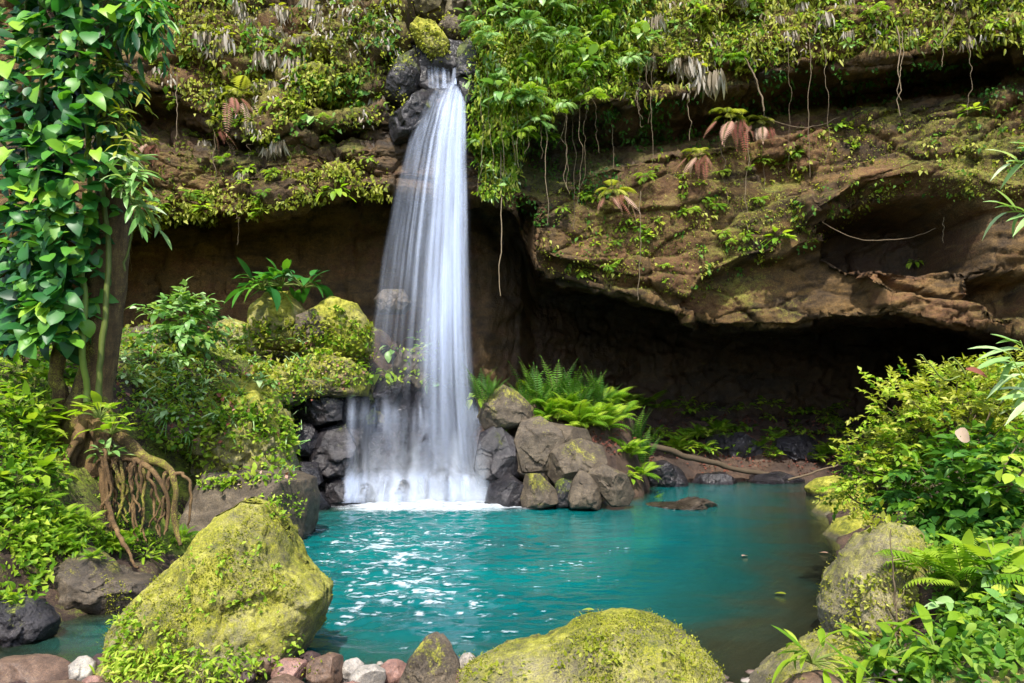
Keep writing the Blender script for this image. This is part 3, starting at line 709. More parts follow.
# loose gravel between the shore stones
rg_ = np.random.default_rng(4); D5, F5 = ico(2); GV, GF, GA = [], [], []
for k in range(900):
    x = rg_.uniform(-5.2, 3.0); y = float(np.interp(x, [-9, -5, 0, 3], [5.2, 5.75, 5.75, 5.5])) + rg_.normal(.22, .22); s = rg_.uniform(.014, .05) * (1.7 if rg_.random() < .15 else 1)
    z = max(gheight(x, y) if y < 6.1 else -.05, -.03) + .02
    v = D5 * np.array([s * rg_.uniform(.8, 1.5), s * rg_.uniform(.8, 1.3), s * .6]) * (1 + .25 * rg_.normal(0, 1, (len(D5), 1)) * .5)
    GV.append(v + [x, y, z]); GF.append(F5 + k * len(D5)); GA.append(np.full(len(D5), rg_.random()))
t = NT('gravel'); cc = t.ramp(t.attr('rnd'), [(.0, (.06, .04, .03)), (.4, (.15, .10, .075)), (.7, (.26, .2, .16)), (1., (.42, .38, .33))])
cc = t.mix(t.noise(t.coord(), 30., 4), t.mix(1., cc, (.4, .4, .4), 'MULTIPLY'), cc)
me = meshdata('gravel', np.concatenate(GV), np.concatenate(GF), {'rnd': np.concatenate(GA)}); me.materials.append(t.done(t.n('BsdfPrincipled', {'Base Color': cc, 'Roughness': .6}).outputs[0]))
tag(link('gravel', me), 'loose brown and grey gravel between stones of near shore', 'gravel', kind='stuff')
BV_R = BVHTree.FromPolygons(np.concatenate(R_V).tolist(), np.concatenate(R_F).tolist())
# ------------------------------------------------------------------ waterfall
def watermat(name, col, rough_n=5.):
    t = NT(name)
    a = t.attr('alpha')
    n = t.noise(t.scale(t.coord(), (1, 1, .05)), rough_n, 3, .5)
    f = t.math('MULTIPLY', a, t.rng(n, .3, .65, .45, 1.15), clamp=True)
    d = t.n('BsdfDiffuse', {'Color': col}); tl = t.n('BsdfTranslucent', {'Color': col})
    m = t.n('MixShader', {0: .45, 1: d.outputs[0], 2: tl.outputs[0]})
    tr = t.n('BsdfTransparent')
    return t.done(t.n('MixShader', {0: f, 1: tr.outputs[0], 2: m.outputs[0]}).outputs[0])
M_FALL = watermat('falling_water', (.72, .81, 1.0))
M_FOAM_GLINT = watermat('foam', (.86, .92, 1.0), 5.)  # foam white, also used for the painted glints on the pool

fall = empty('waterfall', tuple(at(415, 500, 18.6)))
tag(fall, 'tall white waterfall dropping from notch in cliff into turquoise pool', 'waterfall')
def to_fall(V): return V - np.array(fall.location)

class Ribbons:
    def __init__(s): s.V = []; s.F = []; s.A = []; s.n = 0
    def add(s, P, half, alpha, yaw=0.):           # P (n,3), half widths (n), alpha (n)
        n = len(P); side = np.array([math.cos(yaw), math.sin(yaw), 0]); back = np.array([-math.sin(yaw), math.cos(yaw), 0])
        cols = [-1, -.5, 0, .5, 1]; fa = [0, .7, 1, .7, 0]
        V = np.stack([P + half[:, None] * (side * c + back * .5 * (c * c)) for c in cols], 0)
        A = np.stack([alpha * f for f in fa], 0)
        s.V.append(V.reshape(-1, 3)); s.A.append(A.ravel()); s.F.append(grid_faces(5, n) + s.n); s.n += 5 * n
    def build(s, name, mat):
        me = meshdata(name, to_fall(np.concatenate(s.V)), np.concatenate(s.F), {'alpha': np.concatenate(s.A)})
        me.materials.append(mat); return link(name, me, parent=fall)

r = random.Random(3)
LE = np.array([(78, 446), (85, 437), (105, 423), (140, 409), (190, 396), (250, 384), (310, 375), (370, 366), (440, 356), (500, 348)], float)
RE = np.array([(78, 465), (85, 465), (140, 465), (200, 466), (260, 467), (330, 469), (400, 473), (460, 480), (500, 488)], float)
def strand_path(u, dep, y0, y1, n=44):
    py = np.linspace(y0, y1, n)
    l = np.interp(py, LE[:, 0], LE[:, 1]); rr = np.interp(py, RE[:, 0], RE[:, 1])
    px = l + (rr - l) * u
    f = np.clip((py - 78) / 422, 0, 1)
    dd = 21.3 - 2.6 * f ** .55 + dep * (.35 + .65 * f)
    return np.array([at(a, b, c) for a, b, c in zip(px, py, dd)]), py
rb = Ribbons()
CL = [.04, .10, .15, .24, .31, .42, .52, .58, .64, .72, .78, .84, .90, .95]          # the clumps the water falls in
for k in range(300):
    u0 = r.choice(CL + [.58, .64, .72, .78, .84, .90, .72, .84]); u = min(1, max(0, u0 + r.gauss(0, .018)))
    a = r.uniform(.03, .21) * (1 if u > .4 else .75)
    y0 = r.choice([78, 78, 80, 84, r.uniform(80, 240)]); y1 = 500 if r.random() < .7 else r.uniform(300, 500)
    P, py = strand_path(u, r.uniform(-.5, .5), y0, y1)
    P[:, 0] += .10 * (py - 78) / 420 * fbm(np.stack([py * .006, py * 0 + k * 3.7, py * 0], -1), 2, 9)
    w = r.choice([.015, .03, .05, .08, .13]) * (.7 + 1.3 * (py - 78) / 420)
    al = a * sstep(y0 - 1, y0 + 25, py) * np.interp(py, [80, 110, 200, 300, 400, 470, 500], [1.4, 1.2, .9, .72, .5, .5, .7])
    al = al * np.clip(1 + 1.1 * fbm(np.stack([py * .012, py * 0 + k * 1.3, py * 0], -1), 2, 19) + .9 * fbm(np.stack([py * .009, py * 0 + u * 6, py * 0 + 5.], -1), 2, 23), .1, 1.9)
    if u < .56: al = al * (1 - .8 * sstep(330, 400, py)) * (.35 + .5 * u / .56)
    al = al * (1 - .42 * sstep(300, 400, py))
    if y1 < 500: al = al * sstep(y1, y1 - 90, py)
    rb.add(P, w, np.clip(al, 0, 1), r.uniform(-.5, .5))
for k in range(24):                       # the soft body of the fall
    u = .3 + .68 * (k + .5) / 24; P, py = strand_path(u, r.uniform(-.3, .3), 78, 500)
    w = np.interp(py, [78, 140, 250, 500], [.07, .16, .22, .30]) * r.uniform(.6, 1.3)
    al = (.17 if .5 < u < .95 else .035) * r.uniform(.5, 1.4) * np.interp(py, [78, 100, 160, 240, 330, 400, 500], [2.2, 2.0, 1.15, .7, .42, .3, .36])
    if u < .56: al = al * (1 - .7 * sstep(330, 400, py)) * .6
    al = al * (1 - .5 * sstep(300, 400, py)) * (1 if u < .9 else .75)
    rb.add(P, w, np.clip(al, 0, 1), r.uniform(-.3, .3))
rb.build('main_curtain', M_FALL)

rb = Ribbons()                            # the short spouts above the lip
for k in range(34):
    if k < 18: x0, y0, x1, y1, d0, d1 = r.uniform(457, 464), 46, r.uniform(452, 464), 84, 21.4, 20.9
    else: x0 = r.uniform(428, 450); y0 = r.uniform(58, 66); x1 = x0 + r.uniform(-1, 2); y1 = 88; d0 = 21.3; d1 = 20.9
    f = np.linspace(0, 1, 14)
    P = np.array([at(x0 + (x1 - x0) * t_ ** 1.3, y0 + (y1 - y0) * t_, d0 + (d1 - d0) * t_) for t_ in f])
    rb.add(P, np.full(14, r.uniform(.03, .08)), np.full(14, r.uniform(.2, .5) if k < 18 else r.uniform(.08, .28)) * sstep(0, .2, f), r.uniform(-.4, .4))
rb.build('upper_spout', M_FALL)

rb = Ribbons()                            # water sheeting over the rocks at the foot
BVR = BV_R
for k in range(200):
    x = r.uniform(350, 478); x1 = x + (x - 415) * r.uniform(.0, .14) + r.uniform(-4, 4)
    y0 = r.choice([r.uniform(385, 412), r.uniform(385, 412), r.uniform(420, 470), 468]); y1 = min(503, y0 + r.uniform(35, 110))
    if y1 > 474 and (354 < x1 < 375 or 396 < x1 < 414) and r.random() < .45: continue
    f = np.linspace(0, 1, 22); P = []
    for t_ in f:
        a, b = x + (x1 - x) * t_, y0 + (y1 - y0) * t_
        h, n = hit(a, b, 'r')
        d = (h[1] if h is not None and h[1] < 20.5 else 19.2) - .07
        P.append((a, b, min(d, 19.6)))
    P = np.array(P); dd = np.minimum.accumulate(P[:, 2]); dd = np.convolve(np.pad(dd, 2, 'edge'), np.ones(5) / 5, 'valid')
    W = np.array([at(a, b, d) for (a, b, _), d in zip(P, dd)])
    al = r.uniform(.02, .19) * sstep(0, .45, f) * (1 - .3 * sstep(.8, 1, f))
    al = al * (.3 + 1.6 * sstep(466, 484, P[:, 1]) + 1.3 * np.exp(-((P[:, 1] - 410) / 15) ** 2))
    rb.add(W, np.full(22, r.choice([.04, .08, .14, .24])) * (1 + .4 * f), np.clip(al, 0, .8), r.uniform(-.4, .4))
rb.build('lower_cascade', M_FALL)

# spray curling up where the water lands, and the sheet of foam around it
rb = Ribbons()
for k in range(150):
    x = r.uniform(346, 488); d = r.uniform(17.6, 18.6); hgt = r.choice([r.uniform(8, 30), r.uniform(20, 80)]) * (1 if x < 480 else .6)
    f = np.linspace(0, 1, 10)
    P = np.array([at(x + r.uniform(-1, 1) * 4 * t_, 503 - hgt * t_, d) for t_ in f])
    rb.add(P, np.full(10, r.uniform(.12, .3)), r.uniform(.06, .26) * (1 - f) ** .8 * sstep(-.01, .1, f), r.uniform(-.4, .4))
rb.build('spray', M_FOAM_GLINT)
fx_ = np.arange(-5.0, 1.2, .04); fy_ = np.arange(15.5, 19.2, .04)
FX, FY = np.meshgrid(fx_, fy_, indexing='ij')
q = np.stack([FX, FY, FX * 0], -1)
e = np.hypot((FX + 2.0) / 2.8, (FY - 17.9) / 1.25)
n_ = fbm(q * 2.4, 4, 3)
al = sstep(1.1, .62, e + .22 * n_) * (.75 + .3 * fbm(q * 7, 3, 8))
iz = np.clip(((FX - wx[0]) / .05).astype(int), 0, len(wx) - 1), np.clip(((FY - wy[0]) / .05).astype(int), 0, len(wy) - 1)
FZ = WZ[iz] + .03 + .06 * sstep(1.1, .3, e) * (1 + .8 * fbm(q * 5, 3, 12))
me = meshdata('foam', to_fall(np.stack([FX, FY, FZ], -1).reshape(-1, 3)), grid_faces(len(fx_), len(fy_)), {'alpha': np.clip(al * 1.15, 0, 1)})
me.materials.append(M_FOAM_GLINT); link('foam', me, parent=fall)

# glints of light on the choppy part of the pool, painted as white flecks
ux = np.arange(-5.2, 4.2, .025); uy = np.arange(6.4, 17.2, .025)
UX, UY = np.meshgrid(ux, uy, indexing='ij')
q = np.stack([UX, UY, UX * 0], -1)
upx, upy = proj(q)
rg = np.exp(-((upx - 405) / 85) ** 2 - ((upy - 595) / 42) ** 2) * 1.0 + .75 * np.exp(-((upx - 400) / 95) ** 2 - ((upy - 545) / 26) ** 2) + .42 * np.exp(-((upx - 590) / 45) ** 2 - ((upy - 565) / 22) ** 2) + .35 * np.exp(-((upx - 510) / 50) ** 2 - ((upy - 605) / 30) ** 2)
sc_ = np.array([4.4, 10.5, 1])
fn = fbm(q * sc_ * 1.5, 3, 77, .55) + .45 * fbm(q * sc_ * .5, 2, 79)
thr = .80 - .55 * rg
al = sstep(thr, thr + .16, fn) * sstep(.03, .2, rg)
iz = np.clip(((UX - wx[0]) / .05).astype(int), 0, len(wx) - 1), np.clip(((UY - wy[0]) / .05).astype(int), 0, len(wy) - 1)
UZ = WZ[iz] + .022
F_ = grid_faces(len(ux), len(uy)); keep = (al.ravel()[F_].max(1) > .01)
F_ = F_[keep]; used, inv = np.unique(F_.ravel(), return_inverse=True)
me = meshdata('glint_flecks', np.stack([UX, UY, UZ], -1).reshape(-1, 3)[used], inv.reshape(-1, 4), {'alpha': .7 * al.ravel()[used]})
me.materials.append(M_FOAM_GLINT); tag(link('glint_flecks', me), 'white painted glints of light on choppy pool below the fall', 'foam', kind='stuff')
# ------------------------------------------------------------------ foliage materials
F_BRIGHT = foliage('leaf_bright_green', [(.0, (.03, .10, .008)), (.35, (.11, .25, .014)), (.7, (.27, .42, .025)), (1., (.48, .56, .08))])
F_MID = foliage('leaf_mid_green', [(.0, (.02, .075, .012)), (.4, (.06, .18, .022)), (.75, (.14, .28, .03)), (1., (.26, .38, .05))])
F_DARK = foliage('leaf_deep_green', [(.0, (.01, .06, .02)), (.35, (.03, .15, .03)), (.6, (.075, .25, .03)), (.82, (.18, .38, .03)), (1., (.33, .5, .03))], .35, .42, .35)
F_YEL = foliage('leaf_yellow_green', [(.0, (.04, .07, .008)), (.35, (.15, .19, .012)), (.7, (.33, .36, .03)), (1., (.54, .54, .14))])
F_PALE = foliage('leaf_pale_green', [(.0, (.04, .15, .03)), (.4, (.14, .30, .07)), (.75, (.29, .44, .16)), (1., (.52, .62, .38))], .3, .35)
F_DEAD = foliage('withered_leaf', [(.0, (.11, .04, .03)), (.35, (.24, .085, .06)), (.65, (.36, .18, .14)), (1., (.5, .38, .3))], .25, .8, .1)
F_GREY = foliage('drooping_grey_leaf', [(.0, (.14, .10, .06)), (.4, (.30, .25, .19)), (.75, (.46, .42, .38)), (1., (.62, .6, .58))], .25, .8, .1)
M_BARK = rockmat('bark', [(.3, (.04, .024, .012)), (.46, (.12, .07, .03)), (.56, (.21, .13, .055)), (.7, (.30, .21, .11))], MOSS_Y, rough=.9, scale=3.0, bump=.9, moss_bias=.02, grain=(3, 3, .5))
M_STEM = foliage('green_stem', [(.0, (.06, .06, .02)), (.5, (.12, .16, .03)), (1., (.2, .28, .05))], .0)
M_TWIG = foliage('dry_twig', [(.0, (.05, .036, .024)), (.5, (.13, .095, .06)), (1., (.27, .21, .14))], .0, .8, .2)

def pathpts(pts, n=30, wob=0., seed=0):
    pts = np.asarray(pts, float); t = np.linspace(0, len(pts) - 1, n)
    k = np.clip(t.astype(int), 0, len(pts) - 2); f = (t - k)[:, None]
    p0 = pts[np.clip(k - 1, 0, None)]; p1 = pts[k]; p2 = pts[k + 1]; p3 = pts[np.clip(k + 2, None, len(pts) - 1)]
    q = .5 * ((2 * p1) + (p2 - p0) * f + (2 * p0 - 5 * p1 + 4 * p2 - p3) * f ** 2 + (-p0 + 3 * p1 - 3 * p2 + p3) * f ** 3)
    if wob:
        s = np.linspace(0, 6, n)
        q = q + wob * np.stack([fbm(np.stack([s, s * 0 + k * 9.1, s * 0 + seed * 1.7], -1), 3, seed + k) for k in range(3)], -1)
    return q

# ------------------------------------------------------------------ tree on the left bank
TB = at(96, 425, 11.0)
tree = empty('tree', tuple(TB)); tag(tree, 'tall rainforest tree with buttress roots on left bank, wrapped in climbing vine', 'tree')
def tree_part(name, items, mat, n=12, rough=.25, moss=None):
    mb = MB(); ms = []
    for P, R in items: mb.tube(np.asarray(P) - TB, R, n, 0., 0, rough, int(abs(P[0][0] * 100)) % 97)
    V = np.concatenate(mb.V); F = np.concatenate(mb.F)
    q = V * 1.2; m_ = (moss if moss is not None else .25) + .35 * fbm(q, 3, 8) + .2 * (V[:, 0] < 0)
    me = meshdata(name, V, F, {'moss': m_, 'wet': np.zeros(len(V)), 'rnd': np.zeros(len(V))}); me.materials.append(mat)
    return link(name, me, parent=tree)
tp = pathpts([at(98, 470, 11.0), at(95, 425, 11.0), at(96, 380, 11.0), at(101, 320, 11.05), at(107, 250, 11.1), at(110, 170, 11.1), at(112, 60, 11.2), at(116, -80, 11.3), at(120, -220, 11.5)], 60, .12, 3)
tr_ = np.interp(np.linspace(0, 1, 60), [0, .12, .25, .4, .6, 1], [.62, .44, .31, .27, .22, .16])
tree_part('trunk', [(tp, tr_)], M_BARK, 22, .35, .22)
st2 = pathpts([at(58, 470, 10.8), at(60, 400, 10.9), at(57, 360, 10.8), at(62, 320, 10.8), at(62, 260, 10.8), at(66, 120, 10.9), at(70, -80, 11)], 40, .15, 5)
tree_part('trunk', [(st2, np.linspace(.12, .08, 40))], M_BARK, 12, .3, .2)
ROOTS = [
 [(100, 405, 10.8, .30), (112, 425, 10.6, .26), (130, 445, 10.4, .2), (150, 462, 10.25, .16), (170, 474, 10.15, .12), (176, 490, 10.1, .10), (176, 520, 10.1, .09), (184, 545, 10.0, .05)],
 [(98, 410, 10.8, .3), (104, 440, 10.5, .22), (112, 458, 10.35, .17), (128, 458, 10.3, .12), (146, 466, 10.2, .10), (160, 480, 10.1, .07), (168, 500, 10.1, .06), (166, 530, 10.1, .05)],
 [(90, 410, 10.8, .28), (80, 435, 10.5, .2), (74, 455, 10.35, .14), (66, 475, 10.2, .1), (56, 490, 10.0, .08), (60, 520, 9.8, .05)],
 [(96, 420, 10.7, .25), (100, 450, 10.45, .2), (104, 475, 10.3, .13), (106, 500, 10.2, .1), (112, 520, 10.0, .07), (108, 538, 9.9, .05)],
 [(112, 455, 10.3, .12), (118, 475, 10.2, .06), (124, 490, 10.2, .05), (120, 505, 10.2, .04), (128, 522, 10.1, .03)],
 [(134, 458, 10.3, .08), (138, 480, 10.2, .045), (136, 505, 10.15, .04), (138, 525, 10.1, .03)],
 [(150, 466, 10.2, .08), (152, 486, 10.15, .045), (158, 505, 10.1, .035), (148, 525, 10.1, .03)],
 [(172, 476, 10.15, .09), (182, 476, 10.1, .06), (190, 484, 10.1, .05), (188, 510, 10.1, .04), (190, 530, 10.1, .02)],
 [(60, 470, 10.2, .09), (46, 462, 10.2, .08), (30, 474, 10.1, .06), (18, 490, 9.9, .04)],
 [(80, 440, 10.4, .14), (70, 450, 10.2, .1), (50, 500, 9.7, .09), (64, 530, 9.2, .07), (80, 552, 8.9, .05), (96, 566, 8.7, .03)],
 [(108, 500, 10.1, .08), (118, 530, 9.6, .07), (128, 552, 9.2, .05), (140, 570, 8.9, .03)]]
_q = random.Random(8)
for k in range(16):
    x = _q.uniform(92, 176); y = 448 + (x - 92) * .3; x2 = x + _q.uniform(-12, 12); y1 = _q.uniform(505, 545); dd_ = _q.uniform(10.1, 10.45)
    ROOTS.append([(x, y, dd_, .06), ((x + x2) / 2 + _q.uniform(-6, 6), (y + y1) / 2, dd_ - .05, .045), (x2, y1, dd_ - .15, .025)])
for i, rt in enumerate(ROOTS):
    P = pathpts([at(a, b, c) for a, b, c, _ in rt], 34, .06, 20 + i)
    R = np.interp(np.linspace(0, len(rt) - 1, 34), range(len(rt)), [x[3] * .45 for x in rt])
    tree_part('root', [(P, R)], M_BARK, 10, .35, [.55, .3, .15, .2][i % 4])

# the vine with its big leaves
VB = at(62, 330, 10.6)
vine = empty('climbing_vine', tuple(VB)); tag(vine, 'climbing vine with big dark heart-shaped leaves hiding the trunk of the left tree', 'vine')
r = np.random.default_rng(5)
L_OV2 = [leaf_t(lambda t: .38 * math.sin(PI * min(1, t * .96 + .04)) ** .65, 6, .2, d_) for d_ in (.1, .3, .5)]
mb = MB()
def vine_leaves(n, inner, smin, smax, rlo, rhi, T=L_HEART):
    py = r.uniform(-60, 345, n); 
    cx = np.interp(py, [-60, 0, 100, 200, 260, 345], [60, 58, 50, 46, 44, 42]); hw = np.interp(py, [-60, 0, 100, 160, 230, 345], [95, 92, 80, 76, 60, 44])
    u = np.clip(r.normal(0, .55, n), -1, 1) * (.75 if inner else 1)
    px = cx + hw * u
    dep = 11.0 - (0.25 if inner else 1.0) * np.sqrt(1 - np.clip(u, -.98, .98) ** 2) * r.uniform(.6, 1.25, n)
    P = np.array([at(a, b, c) for a, b, c in zip(px, py, dep)])
    out = np.stack([u * .8 + r.normal(0, .5, n), -np.sqrt(1 - u * u * .9) * r.uniform(.3, 1., n), r.normal(-.35, .5, n)], -1)
    up = np.stack([u * .3 + r.normal(0, .3, n), -.75 + r.normal(0, .3, n), .75 + r.normal(0, .25, n)], -1)
    cl = fbm(P * .9, 2, 4)
    rn = np.clip(r.uniform(rlo, rhi, n) + .25 * cl, 0, 1)
    for k in range(3):
        s = slice(k, None, 3)
        mb.leaves(T[k], P[s], out[s], up[s], r.uniform(smin, smax, n)[s], rn[s], 0, r.uniform(.85, 1.15, n)[s])
vine_leaves(520, True, .22, .40, .0, .35)  # inner leaves coloured darker, painting shade into the depth of the vine
vine_leaves(520, False, .13, .38, .05, .8)
vine_leaves(520, False, .12, .34, .1, .85, L_OV2)
# a few fresh yellow-green leaves, as seen low on the left and at the top
for x, y, s in ((12, 185, .34), (24, 192, .36), (40, 188, .3), (8, 150, .34), (20, 22, .4), (8, 62, .45), (30, 40, .34), (104, 8, .34), (116, 6, .36), (34, 306, .28), (48, 300, .26), (44, 308, .3), (96, 150, .28), (80, 140, .3)):
    mb.leaves(L_HEART[r.integers(3)], [at(x, y, 9.85)], [(r.normal(0, .5), -.5, -.5)], [(r.normal(0, .2), -.7, .7)], s, .97)
link('foliage', mb.data('vine_foliage', F_DARK), parent=vine, loc=tuple(-VB))
mb = MB()
for i, pts in enumerate(([(84, 400), (86, 330), (82, 280), (90, 180), (84, 60), (88, -60)], [(56, 345), (60, 300), (52, 240), (40, 120), (44, -60)], [(98, 420), (101, 370), (106, 280), (104, 200), (100, 90), (104, -60)], [(30, 330), (34, 250), (24, 120), (20, -60)], [(128, 268), (130, 230), (122, 150), (118, 40)])):
    P = pathpts([at(a, b, 10.55 if i < 4 else 10.9) for a, b in pts], 40, .12, 40 + i)
    mb.tube(P, np.linspace(.05, .035, 40) if i < 3 else .02, 7, .4 + .5 * (i == 0), 0, .2, i)
link('stem', mb.data('vine_stem', M_STEM), parent=vine, loc=tuple(-VB))

# narrow-leaved sprays that hang beside the trunk
def sprig(mb, base, dirn, L, n, T, size, rnd, m=0, ms=None, sag=.35, pair=True, spread=1.):
    base = np.asarray(base, float); dirn = unit(dirn)
    t = np.linspace(0, 1, 8)
    P = base + L * (t[:, None] * dirn + (t ** 2)[:, None] * np.array([0, 0, -sag]))
    if ms is not None: mb.tube(P, np.linspace(.006, .002, 8) * max(.6, L * 2), 4, .4, ms)
    tt = np.linspace(.15, 1, n); Q = np.stack([np.interp(tt, t, P[:, k]) for k in range(3)], -1)
    side = unit(np.cross(dirn, [0, 0, 1.]) + 1e-4); 
    sg = np.where(np.arange(n) % 2, 1., -1.)
    rv = np.random.default_rng(int(abs(base[0] * 1000 + base[2] * 777)) % 99991)
    f = spread * sg[:, None] * side + dirn * .7 + rv.normal(0, .3, (n, 3)) + np.array([0, 0, -.15])
    f[-1] = dirn + np.array([0, 0, -sag])
    up = np.array([0, 0, 1.]) + rv.normal(0, .35, (n, 3)) + np.array([0, -.35, 0])
    for k in range(len(T)):
        s = slice(k, None, len(T))
        mb.leaves(T[k], Q[s], f[s], up[s], (size * rv.uniform(.7, 1.2, n))[s], np.clip(rnd + rv.normal(0, .12, n), 0, 1)[s], m)
r = np.random.default_rng(11)
rr_ = random.Random(11)
def in_poly_pts(poly, n, rg=None):
    rg = rg or r
    p = np.array(poly, float); lo, hi = p.min(0), p.max(0); out = np.zeros((0, 2))
    while len(out) < n:
        c = rg.uniform(lo, hi, (n * 2, 2)); out = np.concatenate([out, c[inpoly(c[:, 0], c[:, 1], poly) < 0]])
    return out[:n]

def hits(poly, n, which, clump=0., seed=0, thr=-.1):
    P, N = [], []
    for a, b in in_poly_pts(poly, n):
        h, nn = hit(a, b, which)
        if h is None: continue
        P.append(h); N.append(nn)
    P = np.array(P); N = np.array(N)
    if clump:
        c = fbm(P * clump, 3, seed); k = c > thr + r.uniform(-.18, .18, len(P)); P, N = P[k], N[k]
    return P, N

# ------------------------------------------------------------------ uncountable cover
def creepers(mb, poly, n, per, size, m=0, off=.3, clump=.9, seed=0, thr=-.1, T=L_SM, rnd=(.2, .9), hang=.7, which='c', wid=1.):
    P, N = hits(poly, n, which, clump, seed, thr)
    if len(P) == 0: return
    bulge = np.clip(fbm(P * 1.3, 3, seed + 5) + .3, 0, 1) * off
    P = np.repeat(P + N * bulge[:, None] * r.uniform(.2, 1.2, (len(P), 1)), per, 0); N = np.repeat(N, per, 0); k = len(P)
    P = P + r.normal(0, .6 * size, (k, 3)) * np.array([1, .6, 1])
    Nh = N * np.array([1, 1, .6]) + np.array([0, -.35, .1])
    f = unit(Nh) * r.uniform(.2, .9, (k, 1)) + r.normal(0, .5, (k, 3)) + np.array([0, 0, -hang])
    up = unit(N) + np.array([0, -.3, .7]) + r.normal(0, .35, (k, 3))
    rn = np.clip(r.uniform(*rnd, k) + .35 * fbm(P * .8, 2, seed + 9), 0, 1)
    sz = size * r.uniform(.55, 1.4, k)
    for q in range(len(T)):
        s = slice(q, None, len(T)); mb.leaves(T[q], P[s], f[s], up[s], sz[s], rn[s], m, wid)

def stuff(name, label, cat, build, mats):
    mb = MB(); build(mb)
    o = link(name, mb.data(name, mats)); tag(o, label, cat, kind='stuff'); return o

TOP_L = [(140, -60), (405, -60), (400, 60), (385, 150), (385, 195), (300, 205), (200, 222), (120, 226)]
UP_L = [(150, -60), (400, -60), (398, 30), (380, 120), (250, 140), (150, 80)]
LIP_L = [(120, 190), (200, 190), (300, 170), (385, 160), (388, 192), (300, 204), (200, 222), (120, 228)]
R_FALL = [(480, -60), (620, -60), (650, 40), (636, 92), (560, 104), (524, 128), (512, 192), (484, 196), (472, 120), (474, 60)]
R_DARK = [(520, 130), (620, 105), (640, 130), (620, 190), (530, 230), (510, 200)]
TOP_R = [(600, -60), (1060, -60), (1060, 40), (900, 48), (760, 62), (690, 92), (620, 100)]
FACE_R = [(530, 180), (700, 150), (860, 110), (1030, 100), (1030, 200), (900, 195), (820, 240), (700, 300), (540, 270)]
BAND_R = [(600, 110), (760, 70), (1030, 55), (1030, 95), (850, 110), (640, 160)]
stuff('creepers', 'yellow-green creepers and small ferns matting the mossy cliff left of the waterfall', 'creepers',
      lambda mb: (creepers(mb, UP_L, 2600, 4, .15, 0, .25, 1.2, 3, -.05), creepers(mb, UP_L, 900, 4, .2, 1, .35, 1.0, 13, .1), creepers(mb, LIP_L, 900, 4, .15, 0, .3, 1.3, 5, .0), creepers(mb, TOP_L, 1500, 3, .12, 0, .1, 1.5, 7, .1, rnd=(0, .5)),
                  creepers(mb, UP_L, 600, 4, .2, 2, .3, 1.1, 23, .12, T=L_LANCE, hang=1.3)), [F_YEL, F_MID, F_GREY])
stuff('creepers', 'thick bright green creepers and leaves covering the cliff just right of the waterfall', 'creepers',
      lambda mb: (creepers(mb, R_FALL, 1900, 4, .12, 0, .5, .9, 31, -.3), creepers(mb, R_FALL, 1700, 4, .21, 0, .55, 1.0, 32, -.15, T=L_LANCE, wid=1.2, hang=.9), creepers(mb, R_FALL, 260, 3, .24, 1, .6, 1.0, 33, .05, T=L_OV), creepers(mb, R_FALL, 900, 4, .2, 1, .6, 1.0, 34, .0, T=L_LANCE), creepers(mb, R_FALL, 2000, 4, .11, 2, .5, 1.1, 35, -.15), creepers(mb, R_FALL, 1300, 4, .2, 2, .5, 1.1, 36, -.05, T=L_LANCE, hang=1.2),
                  creepers(mb, R_DARK, 700, 3, .12, 3, .1, 1.1, 37, -.05, rnd=(0, .5))), [F_BRIGHT, F_PALE, F_YEL, F_MID])
stuff('creepers', 'yellow-green creepers hanging over the top ledge of the right cliff', 'creepers',
      lambda mb: (creepers(mb, TOP_R, 2200, 4, .15, 0, .4, 1.0, 41, -.2), creepers(mb, TOP_R, 1200, 4, .24, 0, .4, 1.0, 42, -.1, T=L_LANCE, hang=1.1), creepers(mb, TOP_R, 1200, 4, .17, 1, .4, 1.0, 43, 0.), creepers(mb, TOP_R, 500, 4, .2, 2, .3, 1.1, 45, .12, T=L_LANCE, hang=1.3)), [F_YEL, F_BRIGHT, F_GREY])
stuff('moss_tufts', 'sparse moss tufts and seedlings on the brown face of the right overhang', 'moss',
      lambda mb: (creepers(mb, FACE_R, 4200, 3, .06, 0, .05, 1.1, 51, -.05, rnd=(.0, .7)), creepers(mb, FACE_R, 500, 5, .15, 0, .12, 1.4, 53, .15), creepers(mb, FACE_R, 260, 5, .15, 1, .12, 1.4, 54, .15), creepers(mb, BAND_R, 1100, 4, .14, 1, .15, 1.0, 55, .05, rnd=(0, .4))), [F_YEL, F_MID])

